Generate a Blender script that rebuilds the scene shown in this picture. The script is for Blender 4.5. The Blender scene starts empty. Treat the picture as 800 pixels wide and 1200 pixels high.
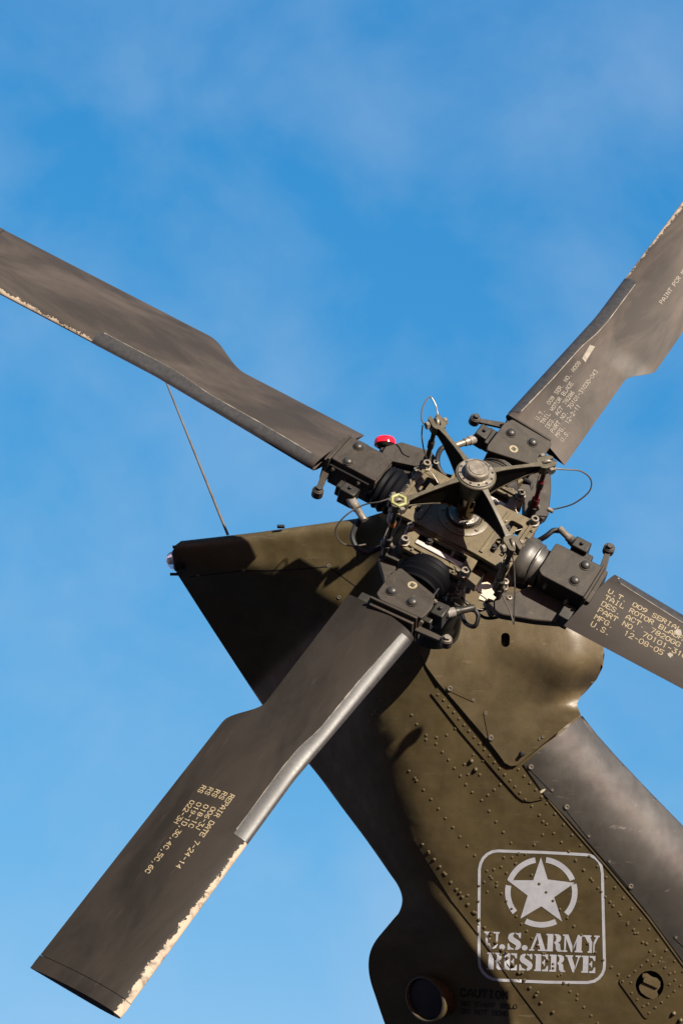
import bpy, bmesh, math, random
import numpy as np
from mathutils import Vector, Matrix, noise
from mathutils.geometry import delaunay_2d_cdt
R_ = math.radians
random.seed(7)
S = bpy.context.scene
C = S.collection

# ------------------------------------------------------------------ camera, sky, sun
FOC = 2291.15                        # focal length in photo pixels (photo 800 wide)
PITCH = R_(28)                       # the camera looks up at the tail
CAM = Matrix.Translation((0, 0, 1.6)) @ Matrix.Rotation(R_(90) + PITCH, 4, 'X')
cd = bpy.data.cameras.new('camera'); cam = bpy.data.objects.new('camera', cd); C.objects.link(cam)
cam.matrix_world = CAM
cd.sensor_fit = 'HORIZONTAL'; cd.sensor_width = 36; cd.lens = 36 * FOC / 800
cd.clip_start = .1; cd.clip_end = 5000
S.camera = cam

SUN_C = Vector((.551, .613, .568)).normalized()        # towards the sun, seen from the camera's axes
SUN = (CAM.to_3x3() @ SUN_C).normalized()
EL = math.asin(SUN.z); AZ = math.atan2(SUN.x, SUN.y)
ld = bpy.data.lights.new('sun', 'SUN'); ld.energy = 5.0; ld.angle = R_(.53); ld.color = (1, .9, .76)
lo = bpy.data.objects.new('sun', ld); C.objects.link(lo)
lo.rotation_euler = SUN.to_track_quat('Z', 'Y').to_euler(); lo.location = (3, -3, 8)

w = bpy.data.worlds.new('World'); S.world = w; w.use_nodes = True
nt = w.node_tree; nt.nodes.clear()
def N(t, kind, **kw):
    n = t.nodes.new(kind)
    for k, v in kw.items(): setattr(n, k, v)
    return n
sky = N(nt, 'ShaderNodeTexSky', sky_type='NISHITA', sun_disc=False, sun_elevation=EL, sun_rotation=AZ,
        air_density=1.0, dust_density=.3, ozone_density=2.5, altitude=200)
hs = N(nt, 'ShaderNodeHueSaturation'); hs.inputs['Saturation'].default_value = 1.30; hs.inputs['Value'].default_value = 1.0
hs.inputs['Hue'].default_value = .492
nt.links.new(sky.outputs[0], hs.inputs['Color'])
tc = N(nt, 'ShaderNodeTexCoord')
mp = N(nt, 'ShaderNodeMapping'); mp.inputs['Rotation'].default_value = (0, R_(35), R_(20)); mp.inputs['Scale'].default_value = (3.4, 3.4, 3.8)
nt.links.new(tc.outputs['Generated'], mp.inputs[0])
n1 = N(nt, 'ShaderNodeTexNoise'); n1.inputs['Scale'].default_value = 2.6; n1.inputs['Detail'].default_value = 9; n1.inputs['Roughness'].default_value = .52
n1.inputs['Distortion'].default_value = .25
nt.links.new(mp.outputs[0], n1.inputs['Vector'])
cr = N(nt, 'ShaderNodeMapRange'); cr.inputs['From Min'].default_value = .40; cr.inputs['From Max'].default_value = .78; cr.inputs['To Max'].default_value = .34
nt.links.new(n1.outputs['Fac'], cr.inputs['Value'])
mx = N(nt, 'ShaderNodeMix', data_type='RGBA'); mx.inputs[7].default_value = (2.3, 3.1, 4.1, 1)
sp_ = N(nt, 'ShaderNodeSeparateColor'); cb_ = N(nt, 'ShaderNodeCombineColor'); nt.links.new(hs.outputs[0], sp_.inputs[0])
for i_, (p_, c_) in enumerate(((1.0, 1.13), (.55, 1.36), (.32, 2.42))):      # the film's response to the blue: strong and even down to the horizon
    pw = N(nt, 'ShaderNodeMath', operation='POWER'); pw.inputs[1].default_value = p_; nt.links.new(sp_.outputs[i_], pw.inputs[0])
    ml = N(nt, 'ShaderNodeMath', operation='MULTIPLY'); ml.inputs[1].default_value = c_; nt.links.new(pw.outputs[0], ml.inputs[0]); nt.links.new(ml.outputs[0], cb_.inputs[i_])
nt.links.new(cr.outputs[0], mx.inputs[0]); nt.links.new(cb_.outputs[0], mx.inputs[6])
bg = N(nt, 'ShaderNodeBackground'); bg.inputs['Strength'].default_value = .0502
nt.links.new(mx.outputs[2], bg.inputs[0])
wo = N(nt, 'ShaderNodeOutputWorld'); nt.links.new(bg.outputs[0], wo.inputs[0])

S.view_settings.view_transform = 'Standard'; S.view_settings.look = 'None'
S.view_settings.exposure = 2.0; S.view_settings.gamma = 1
S.render.engine = 'CYCLES'

# ------------------------------------------------------------------ materials
MATS = {}
AL = .600                             # paint reflectance: everything here is matt military paint under a bright exposure
def mat(name, col, rough=.5, metal=0, var=None, vscale=6, vlo=.35, vhi=.7, bump=0, bscale=200, fine=None, spec=.18,
        scratch=None, rvar=0, stretch=(1, 1, 1), coat=0, stain=None, dent=0):
    sc3 = lambda c: tuple(x * AL for x in c)
    col = sc3(col); var = sc3(var) if var else None
    fine = (sc3(fine[0]), *fine[1:]) if fine else None; scratch = (sc3(scratch[0]), *scratch[1:]) if scratch else None
    m = bpy.data.materials.new(name); m.use_nodes = True; t = m.node_tree
    b = t.nodes['Principled BSDF']
    b.inputs['Base Color'].default_value = (*col, 1); b.inputs['Roughness'].default_value = rough
    b.inputs['Metallic'].default_value = metal; b.inputs['Specular IOR Level'].default_value = spec
    b.inputs['Coat Weight'].default_value = coat
    tc = N(t, 'ShaderNodeTexCoord'); mp = N(t, 'ShaderNodeMapping'); mp.inputs['Scale'].default_value = stretch
    t.links.new(tc.outputs['Object'], mp.inputs[0]); vec = mp.outputs[0]
    cur = None
    def mixin(fac, c2, prev):
        q = N(t, 'ShaderNodeMix', data_type='RGBA'); t.links.new(fac, q.inputs[0])
        if prev is None: q.inputs[6].default_value = (*col, 1)
        else: t.links.new(prev, q.inputs[6])
        q.inputs[7].default_value = (*c2, 1); return q.outputs[2]
    def rng(src, lo, hi, a=0, z=1):
        q = N(t, 'ShaderNodeMapRange'); q.inputs['From Min'].default_value = lo; q.inputs['From Max'].default_value = hi
        q.inputs['To Min'].default_value = a; q.inputs['To Max'].default_value = z
        t.links.new(src, q.inputs['Value']); return q.outputs[0]
    def noi(sc, det=5, r=.6, dist=0):
        q = N(t, 'ShaderNodeTexNoise'); q.inputs['Scale'].default_value = sc; q.inputs['Detail'].default_value = det
        q.inputs['Roughness'].default_value = r; q.inputs['Distortion'].default_value = dist
        t.links.new(vec, q.inputs['Vector']); return q.outputs['Fac']
    if var:
        v = noi(vscale, 6, .62, .4); cur = mixin(rng(v, vlo, vhi), var, cur)
    if fine:                         # (colour, scale, threshold, amount)
        f = noi(fine[1], 4, .7); cur = mixin(rng(f, fine[2], fine[2] + .08, 0, fine[3]), fine[0], cur)
    if scratch:                      # thin bright scuffs
        s = N(t, 'ShaderNodeTexNoise'); s.inputs['Scale'].default_value = scratch[1]; s.inputs['Detail'].default_value = 8
        m2 = N(t, 'ShaderNodeMapping'); m2.inputs['Scale'].default_value = (1, 9, 5); m2.inputs['Rotation'].default_value = (.3, .5, .8)
        t.links.new(tc.outputs['Object'], m2.inputs[0]); t.links.new(m2.outputs[0], s.inputs['Vector'])
        cur = mixin(rng(s.outputs['Fac'], .66, .74, 0, scratch[2]), scratch[0], cur)
    if stain:                        # (colour, scale, amount): runs and grime drawn out along one way
        s2 = N(t, 'ShaderNodeTexNoise'); s2.inputs['Scale'].default_value = stain[1]; s2.inputs['Detail'].default_value = 9; s2.inputs['Roughness'].default_value = .65
        m3 = N(t, 'ShaderNodeMapping'); m3.inputs['Scale'].default_value = (2.6, 1, 1.1); m3.inputs['Rotation'].default_value = (0, R_(38), R_(10))
        t.links.new(tc.outputs['Object'], m3.inputs[0]); t.links.new(m3.outputs[0], s2.inputs['Vector'])
        cur = mixin(rng(s2.outputs['Fac'], .50, .68, 0, stain[2]), sc3(stain[0]), cur)
    if cur is not None: t.links.new(cur, b.inputs['Base Color'])
    if rvar:
        rr = rng(noi(vscale * 2.3, 5), .3, .7, rough - rvar, rough + rvar); t.links.new(rr, b.inputs['Roughness'])
    if bump:
        bn = N(t, 'ShaderNodeBump'); bn.inputs['Strength'].default_value = bump; bn.inputs['Distance'].default_value = .002
        t.links.new(noi(bscale, 4), bn.inputs['Height']); t.links.new(bn.outputs[0], b.inputs['Normal'])
        if dent:                     # shallow oil-canning of thin sheet
            b2 = N(t, 'ShaderNodeBump'); b2.inputs['Strength'].default_value = 1; b2.inputs['Distance'].default_value = dent
            t.links.new(noi(9, 2, .4), b2.inputs['Height']); t.links.new(b2.outputs[0], bn.inputs['Normal'])
    MATS[name] = m; return m

M_OLIVE = mat('olive_drab_paint', (.0620, .0465, .0210), .48, spec=.22, var=(.0430, .0315, .0135), vscale=8, vlo=.36, vhi=.64, bump=.14, bscale=160,
              fine=((.0925, .074, .044), 260, .67, .7), scratch=((.11, .092, .062), 14, .5), rvar=.10, stain=((.026, .020, .010), 6, .34), dent=.008)
M_COVER = mat('lighter_olive_paint', (.086, .0650, .0340), .50, spec=.25, var=(.064, .0480, .0240), vscale=10, vlo=.38, vhi=.62, bump=.15, bscale=140,
              fine=((.13, .105, .07), 220, .66, .6), scratch=((.16, .13, .09), 12, .5), rvar=.10, stain=((.045, .034, .018), 8, .45), dent=.006)  # lighter than the olive of the side skin
M_HUB = mat('hub_olive_paint', (.098, .0765, .0400), .48, spec=.25, var=(.068, .0520, .0265), vscale=20, bump=.1, fine=((.20, .175, .125), 300, .64, .8), rvar=.08, stain=((.022, .018, .011), 14, .6), scratch=((.17, .14, .1), 30, .5))
M_LECOVER = mat('black_abrasion_cover', (.028, .0250, .0220), .38, spec=.50, var=(.038, .0342, .030), vscale=7, vlo=.42, vhi=.66, bump=.05, bscale=260,
                fine=((.13, .12, .11), 330, .66, .8), scratch=((.11, .10, .09), 9, .8), rvar=.05, stain=((.016, .014, .012), 7, .4), dent=.003)
M_GRIP = mat('dark_grip_paint', (.0290, .0240, .0185), .52, spec=.12, var=(.040, .034, .028), vscale=18, bump=.1, bscale=260,
             fine=((.11, .095, .075), 380, .68, .8), scratch=((.10, .09, .072), 26, .8), rvar=.06, stain=((.013, .011, .009), 18, .6))
M_BOLT = mat('dark_bolt_steel', (0.0275, 0.0264, 0.02475), .42, metal=.25, var=(0.0495, 0.04675, 0.04125), vscale=60)
M_ARM = mat('spider_arm_paint', (.050, .043, .028), .42, var=(.09, .078, .054), vscale=30, rvar=.06, fine=((.26, .23, .18), 260, .66, .8))
M_WEB = mat('shaded_arm_web', (.004, .0037, .0028), .6, spec=.04, var=(.008, .007, .005), vscale=20)  # arm paint blackened, so the unlit sides' shade is in the colour
M_STEEL = mat('bare_steel', (0.231, 0.2145, 0.1925), .34, metal=.85, var=(0.154, 0.1375, 0.121), vscale=50, rvar=.1)
M_CHROME = mat('polished_shaft_steel', (0.3025, 0.2585, 0.198), .18, metal=1, var=(0.1925, 0.154, 0.11), vscale=12, stretch=(1, 1, .2))
M_WORN = mat('worn_nut_metal', (.215, .190, .155), .42, metal=.4, var=(.10, .085, .066), vscale=60, fine=((.4, .37, .32), 200, .62, .8))
M_RUBBER = mat('black_rubber', (0.0066, 0.0066, 0.0077), .6)
M_BOOT = mat('grey_bearing_boot', (.046, .042, .036), .45, spec=.25, var=(.028, .0255, .0225), vscale=26, rvar=.08, fine=((.12, .11, .095), 240, .66, .7), stain=((.016, .014, .012), 20, .6))
M_DARK = mat('dark_mechanism_metal', (0.0165, 0.0154, 0.0132), .45, metal=.2, var=(0.03025, 0.0275, 0.022), vscale=30)
M_LIGHTBAND = mat('pale_sleeve', (0.1815, 0.1705, 0.154), .5, var=(0.11, 0.099, 0.088), vscale=50)
M_TANP = mat('tan_data_plate', (0.22, 0.187, 0.121), .55, var=(0.165, 0.1375, 0.0825), vscale=60)
M_YELLOW = mat('yellow_green_chromate', (0.231, 0.242, 0.088), .5, var=(0.165, 0.165, 0.066), vscale=40)
M_CREAM = mat('pale_cream', (0.396, 0.363, 0.275), .6, var=(0.341, 0.3025, 0.22), vscale=40)
M_STENCIL = mat('tan_stencil_paint', (0.253, 0.2035, 0.121), .6, var=(0.165, 0.132, 0.077), vscale=60)
M_STENCILW = mat('pale_stencil_paint', (0.22, 0.198, 0.165), .6, var=(0.121, 0.1045, 0.08525), vscale=70)
M_EMBLEM = mat('pale_grey_emblem_paint', (.31, .32, .355), .55, var=(.24, .25, .28), vscale=30, bump=.08, bscale=160, fine=((.10, .085, .05), 200, .68, .5))
M_BLACKST = mat('black_stencil_paint', (0.0022, 0.0022, 0.0022), .6)
M_STRIP = mat('leading_edge_erosion_strip', (.020, .0195, .020), .40, spec=.24, metal=.0, var=(.034, .033, .032), vscale=60, rvar=.05,
              fine=((.12, .115, .105), 420, .68, .7), scratch=((.008, .008, .008), 40, .5))
M_STRAP = mat('pale_tension_strap', (.36, .34, .33), .4, var=(.25, .24, .23), vscale=40)
M_BOOTSHADE = mat('shaded_bearing_boot', (.0018, .002, .0032), .6, spec=.06)  # near-black copy of the boot: hub shade painted onto the two left boots
M_WIRE = mat('cable_steel', (0.1375, 0.121, 0.099), .4, metal=.6)
M_ROD = mat('weathered_antenna_rod', (0.11, 0.09075, 0.0715), .55, var=(0.055, 0.044, 0.033), vscale=30)
M_ORANGE = mat('orange_torque_stripe', (0.3025, 0.088, 0.0165), .5)
M_REDP = mat('dark_red_link', (0.088, 0.0066, 0.0066), .45)

def glass(name, col, rough, trans):
    m = bpy.data.materials.new(name); m.use_nodes = True; b = m.node_tree.nodes['Principled BSDF']
    b.inputs['Base Color'].default_value = (*col, 1); b.inputs['Roughness'].default_value = rough
    b.inputs['Transmission Weight'].default_value = trans; b.inputs['IOR'].default_value = 1.45
    return m
M_RED = glass('red_beacon_lens', (.75, .008, .02), .12, .35)
M_CLEAR = glass('clear_lamp_lens', (.85, .88, .92), .05, .85)

def blade_mat(name, a, b_, chip_w, sp_=.13):
    """dark blade paint; on the outer blade the paint is worn off the nose down to tan metal, with a ragged edge"""
    m = mat(name, a, .52, spec=sp_, var=b_, vscale=6, vlo=.38, vhi=.62, bump=.1, bscale=180, fine=((.08, .07, .06), 300, .74, .5),
            scratch=((.05, .045, .040), 11, .22), rvar=.06, stretch=(.45, 1.5, 1))
    t = m.node_tree; b = t.nodes['Principled BSDF']; src = b.inputs['Base Color'].links[0].from_socket
    tc = N(t, 'ShaderNodeTexCoord'); sp = N(t, 'ShaderNodeSeparateXYZ'); t.links.new(tc.outputs['Object'], sp.inputs[0])
    def mth(op, x, y=None, z=None):
        q = N(t, 'ShaderNodeMath', operation=op)
        for i, v in enumerate((x, y, z)):
            if v is None: continue
            if isinstance(v, (int, float)): q.inputs[i].default_value = v
            else: t.links.new(v, q.inputs[i])
        return q.outputs[0]
    n1 = N(t, 'ShaderNodeTexNoise'); n1.inputs['Scale'].default_value = 26; n1.inputs['Detail'].default_value = 3
    n2 = N(t, 'ShaderNodeTexNoise'); n2.inputs['Scale'].default_value = 110; n2.inputs['Detail'].default_value = 5; n2.inputs['Roughness'].default_value = .7
    t.links.new(tc.outputs['Object'], n1.inputs['Vector']); t.links.new(tc.outputs['Object'], n2.inputs['Vector'])
    ww = mth('ADD', mth('MULTIPLY', mth('SUBTRACT', n1.outputs['Fac'], .5), .022), mth('MULTIPLY', mth('SUBTRACT', n2.outputs['Fac'], .5), .03))
    # worn width grows towards the tip
    grow = mth('MULTIPLY', mth('SUBTRACT', sp.outputs['X'], 1.16), .018)
    edge = mth('ADD', mth('SUBTRACT', sp.outputs['Y'], .044 - chip_w), mth('ADD', ww, grow))
    mask = mth('MULTIPLY', mth('GREATER_THAN', edge, 0), mth('GREATER_THAN', sp.outputs['X'], 1.158))
    q = N(t, 'ShaderNodeMix', data_type='RGBA'); t.links.new(mask, q.inputs[0]); t.links.new(src, q.inputs[6]); q.inputs[7].default_value = (.185, .147, .105, 1)
    nz = N(t, 'ShaderNodeTexNoise'); nz.inputs['Scale'].default_value = 38; nz.inputs['Detail'].default_value = 7; nz.inputs['Roughness'].default_value = .7
    t.links.new(tc.outputs['Object'], nz.inputs['Vector']); rm = N(t, 'ShaderNodeValToRGB'); t.links.new(nz.outputs['Fac'], rm.inputs[0])
    rm.color_ramp.elements[0].position = .36; rm.color_ramp.elements[0].color = (.075, .062, .050, 1)
    rm.color_ramp.elements[1].position = .52; rm.color_ramp.elements[1].color = (.175, .143, .108, 1)
    t.links.new(rm.outputs[0], q.inputs[7])
    last = q.outputs[2]
    t.links.new(last, b.inputs['Base Color'])
    return m
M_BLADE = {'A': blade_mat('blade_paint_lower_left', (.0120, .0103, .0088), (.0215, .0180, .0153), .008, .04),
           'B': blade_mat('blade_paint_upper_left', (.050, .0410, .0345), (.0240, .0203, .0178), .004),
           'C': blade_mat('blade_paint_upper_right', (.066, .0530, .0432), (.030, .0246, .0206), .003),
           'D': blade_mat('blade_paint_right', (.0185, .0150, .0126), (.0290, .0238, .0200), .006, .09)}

# ------------------------------------------------------------------ mesh helpers
def link(name, data, parent=None, mw=None):
    o = bpy.data.objects.new(name, data); C.objects.link(o)
    if parent is not None: o.parent = parent
    if mw is not None: o.matrix_basis = mw
    return o
def tag(o, label=None, cat=None, group=None, kind=None):
    for k, v in (('label', label), ('category', cat), ('group', group), ('kind', kind)):
        if v: o[k] = v
    return o
class MB:
    def __init__(s): s.v = []; s.f = []
    def add(s, vs, fs, M=None):
        k = len(s.v)
        for p in vs: s.v.append(tuple(M @ Vector(p)) if M is not None else tuple(p))
        s.f += [tuple(i + k for i in f) for f in fs]; return s
    def prism(s, poly, z0, z1, M=None, inset=0):
        n = len(poly); a = sum(poly[i][0] * poly[(i + 1) % n][1] - poly[(i + 1) % n][0] * poly[i][1] for i in range(n))
        if a < 0: poly = poly[::-1]
        vs = [(x, y, z0) for x, y in poly] + [(x, y, z1) for x, y in poly]
        fs = [tuple(range(n - 1, -1, -1)), tuple(range(n, 2 * n))] + [(i, (i + 1) % n, n + (i + 1) % n, n + i) for i in range(n)]
        return s.add(vs, fs, M)
    def box(s, c, d, M=None):
        x, y, z = c; a, b, h = d[0] / 2, d[1] / 2, d[2] / 2
        return s.prism([(x - a, y - b), (x + a, y - b), (x + a, y + b), (x - a, y + b)], z - h, z + h, M)
    def lathe(s, p0, p1, prof, n=24, M=None, ecc=1):
        """prof: (t along p0>p1 in metres, radius)"""
        p0 = Vector(p0); ax = (Vector(p1) - p0).normalized()
        q = ax.to_track_quat('Z', 'Y').to_matrix(); u = q @ Vector((1, 0, 0)); v = q @ Vector((0, 1, 0))
        vs = []; fs = []
        for t, r in prof:
            for i in range(n):
                a = 2 * math.pi * i / n
                vs.append(p0 + ax * t + (u * math.cos(a) + v * math.sin(a) * ecc) * r)
        m = len(prof)
        for j in range(m - 1):
            for i in range(n): fs.append((j * n + i, j * n + (i + 1) % n, (j + 1) * n + (i + 1) % n, (j + 1) * n + i))
        fs.append(tuple(range(n - 1, -1, -1))); fs.append(tuple((m - 1) * n + i for i in range(n)))
        return s.add(vs, fs, M)
    def cyl(s, p0, p1, r, r1=None, n=20, M=None):
        L = (Vector(p1) - Vector(p0)).length
        return s.lathe(p0, p1, [(0, r), (L, r if r1 is None else r1)], n, M)
    def hexn(s, p0, p1, r, M=None): return s.cyl(p0, p1, r, n=6, M=M)
    def tube(s, pts, r, n=8, M=None, taper=None):
        pts = [Vector(p) for p in pts]; vs = []; fs = []; up = Vector((.13, .31, .94))
        for i, p in enumerate(pts):
            d = (pts[min(i + 1, len(pts) - 1)] - pts[max(i - 1, 0)]).normalized()
            u = d.cross(up).normalized(); v = d.cross(u)
            rr = r if taper is None else r * (1 + (taper - 1) * i / (len(pts) - 1))
            for k in range(n):
                a = 2 * math.pi * k / n; vs.append(p + (u * math.cos(a) + v * math.sin(a)) * rr)
        for j in range(len(pts) - 1):
            for i in range(n): fs.append((j * n + i, (j + 1) * n + i, (j + 1) * n + (i + 1) % n, j * n + (i + 1) % n))
        fs.append(tuple(range(n))); fs.append(tuple((len(pts) - 1) * n + i for i in range(n - 1, -1, -1)))
        return s.add(vs, fs, M)
    def torus(s, c, ax, R, r, n=24, k=10, M=None):
        c = Vector(c); q = Vector(ax).to_track_quat('Z', 'Y').to_matrix(); vs = []; fs = []
        for i in range(n):
            a = 2 * math.pi * i / n
            for j in range(k):
                b = 2 * math.pi * j / k
                vs.append(c + q @ Vector(((R + r * math.cos(b)) * math.cos(a), (R + r * math.cos(b)) * math.sin(a), r * math.sin(b))))
        for i in range(n):
            for j in range(k): fs.append((i * k + j, ((i + 1) % n) * k + j, ((i + 1) % n) * k + (j + 1) % k, i * k + (j + 1) % k))
        return s.add(vs, fs, M)
    def build(s, name, m, parent=None, bevel=0, smooth=35, mw=None, seg=2):
        me = bpy.data.meshes.new(name); me.from_pydata(s.v, [], s.f); me.validate(); me.update()
        bm = bmesh.new(); bm.from_mesh(me); bmesh.ops.recalc_face_normals(bm, faces=bm.faces); bm.to_mesh(me); bm.free()
        me.materials.append(m)
        if smooth: me.shade_smooth(); me.set_sharp_from_angle(angle=R_(smooth))
        o = link(name, me, parent, mw)
        if bevel:
            b = o.modifiers.new('bevel', 'BEVEL'); b.width = bevel; b.segments = seg; b.limit_method = 'ANGLE'; b.angle_limit = R_(30); b.harden_normals = False
        return o
def dome_prof(r, h, k=6, base=0): return [(0, r)] + ([(base, r)] if base else []) + [(base + h * math.sin(math.pi / 2 * i / k), r * math.cos(math.pi / 2 * i / k)) for i in range(1, k)] + [(base + h, r * .02)]
def catmull(pts, k=8):
    P = [Vector(p) for p in pts]; P = [2 * P[0] - P[1]] + P + [2 * P[-1] - P[-2]]; out = []
    for i in range(1, len(P) - 2):
        for j in range(k):
            t = j / k; a, b, c, d = P[i - 1:i + 3]
            out.append(.5 * ((2 * b) + (c - a) * t + (2 * a - 5 * b + 4 * c - d) * t * t + (3 * b - a - 3 * c + d) * t ** 3))
    out.append(P[-2]); return out

# ------------------------------------------------------------------ the rotor's own frame (X along the right blade, Z = shaft axis outboard)
RR = Matrix(((.85826993, .49523129, .13460567), (-.45642715, .61669053, .64137903), (.23462092, -.61191401, .75532394)))
RT = Vector((.3207, -.0315, -5.214))
BP = .1134                                                 # collective pitch of the blades
ANG = {'D': 0, 'C': 90, 'B': 180, 'A': 270}
def ray(px, py): return Vector(((px - 400) / FOC, (600 - py) / FOC, -1))
def at_r(px, py, z):                                       # rotor coordinates of a point seen at px,py lying z above the rotor plane
    d = ray(px, py); n = RR.col[2]; t = ((RT + n * z).dot(n)) / d.dot(n)
    return RR.transposed() @ (d * t - RT)
BM_ = {b: Matrix.Rotation(R_(a), 4, 'Z') @ Matrix.Rotation(BP, 4, 'X') for b, a in ANG.items()}
def at_b(b, px, py, h):
    Mi = BM_[b].to_3x3(); M2 = RR @ Mi; d = ray(px, py); n = M2.col[2]; t = ((RT + n * h).dot(n)) / d.dot(n)
    return M2.transposed() @ (d * t - RT)

rotor = bpy.data.objects.new('tail_rotor', None); C.objects.link(rotor)
rotor.matrix_world = CAM @ (Matrix.Translation(RT) @ RR.to_4x4())
tag(rotor, 'dark grey four bladed tail rotor with olive hub and spider on the helicopter fin', 'tail rotor')

# ---- blades
def cle(r): k = min(max((r - .40) / .55, 0), 1); return .082 + (.044 - .082) * k
STEP = (.785, .105); XW = 0
def cte(r):
    k = min(max((r - STEP[0]) / STEP[1], 0), 1); k = k * k * (3 - 2 * k); return -.134 - (.0585 + XW) * k
def tau(r): k = min(max((r - .40) / .55, 0), 1); return .215 + (.112 - .215) * k
def thick(r, c):
    ch = cle(r) - cte(r); x = min(max((cle(r) - c) / ch, 0), 1)
    return 5 * tau(r) * ch * (.2969 * math.sqrt(x) - .126 * x - .3516 * x * x + .2843 * x ** 3 - .1036 * x ** 4)
def camber(r, c):
    ch = cle(r) - cte(r); x = min(max((cle(r) - c) / ch, 0), 1); return .02 * ch * 4 * x * (1 - x)
def top(r, c): return camber(r, c) + thick(r, c)
def bot(r, c): return camber(r, c) - thick(r, c)
NC = 26
XS = [.5 * (1 - math.cos(math.pi * i / NC)) for i in range(NC + 1)]
def loop_at(r, slant=0, off=0, xs=XS, scale=1):
    """closed section loop: top TE>LE then bottom LE>TE; slant moves the TE inboard"""
    out = []; ch = cle(r) - cte(r)
    for x in reversed(xs):
        c = cle(r) - x * ch; out.append((r - slant * x, c + (off if x == 0 else 0), camber(r, c) + thick(r, c) * scale + off))
    for x in xs[1:]:
        c = cle(r) - x * ch; out.append((r - slant * x, c, camber(r, c) - thick(r, c) * scale - off - .0006))
    return out
def loft(loops, close=True):
    m = MB(); n = len(loops[0]); vs = [p for l in loops for p in l]; fs = []
    for j in range(len(loops) - 1):
        for i in range(n if close else n - 1):
            fs.append((j * n + i, j * n + (i + 1) % n, (j + 1) * n + (i + 1) % n, (j + 1) * n + i))
    m.add(vs, fs); return m, n
def make_blade(b):
    rs = [.405] + [.43 + .0125 * i for i in range(42)] + [.96 + .04 * i for i in range(17)] + [1.638]
    rs = sorted(set(rs)); loops = []
    inner = [(x + .03, y * .94 - .002, z * .6) for x, y, z in loop_at(.42, .045)]
    rim = [(x, y * .97, z * .82) for x, y, z in loop_at(.42, .045)]
    loops.append(inner); loops.append(rim)
    for r in rs:
        loops.append(loop_at(max(r, .42), .045 * max(0, 1 - (r - .405) / .12)))
    m, n = loft(loops); m.f.append(tuple(range(n)))
    L = len(loops); m.f.append(tuple((L - 1) * n + i for i in range(n)))
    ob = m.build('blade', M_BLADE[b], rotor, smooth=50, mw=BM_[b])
    # erosion strip, a thin shell over the nose
    xs = [0, .002, .008, .02, .04, .07, .1, .14, .175]
    lp = []
    for r in [.435 + .0242 * i for i in range(31)]:
        sc = .9 - .18 * min(1, max(0, (.62 - r) / .2)); lp.append(loop_at(r, 0, .0012, [x * sc for x in xs]))
    m, n = loft(lp, close=True)
    m.f.append(tuple(range(n))); m.f.append(tuple((len(lp) - 1) * n + i for i in range(n)))
    m.build('erosion_strip', M_STRIP, ob, smooth=50)
    # worn pale line of sealant where the strip ends on the outer face
    ln = MB(); vs = []; fs = []; q = [.445 + .0119 * i for i in range(60)]
    for r in q:
        sc = .9 - .18 * min(1, max(0, (.62 - r) / .2)); ch = cle(r) - cte(r); c0 = cle(r) - .175 * sc * ch
        w_ = .0006 + .0011 * abs(noise.noise(Vector((r * 23, ord(b), 0)))) * 1.6
        vs += [(r, c0 + w_, top(r, c0 + w_) + .0016), (r, c0 - w_, top(r, c0 - w_) + .0009)]
    fs = [(2 * i, 2 * i + 2, 2 * i + 3, 2 * i + 1) for i in range(len(q) - 1)]
    ln.add(vs, fs).build('strip_sealant', M_STENCILW, ob, smooth=0)
    # tip cap
    m, n = loft([loop_at(r, 0, .0012 if r < 1.67 else .0002) for r in (1.640, 1.655, 1.671, 1.676)])
    m.f.append(tuple(range(n))); m.f.append(tuple(3 * n + i for i in range(n)))
    m.build('tip_cap', M_BLADE[b], ob, smooth=50)
    return ob

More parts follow.
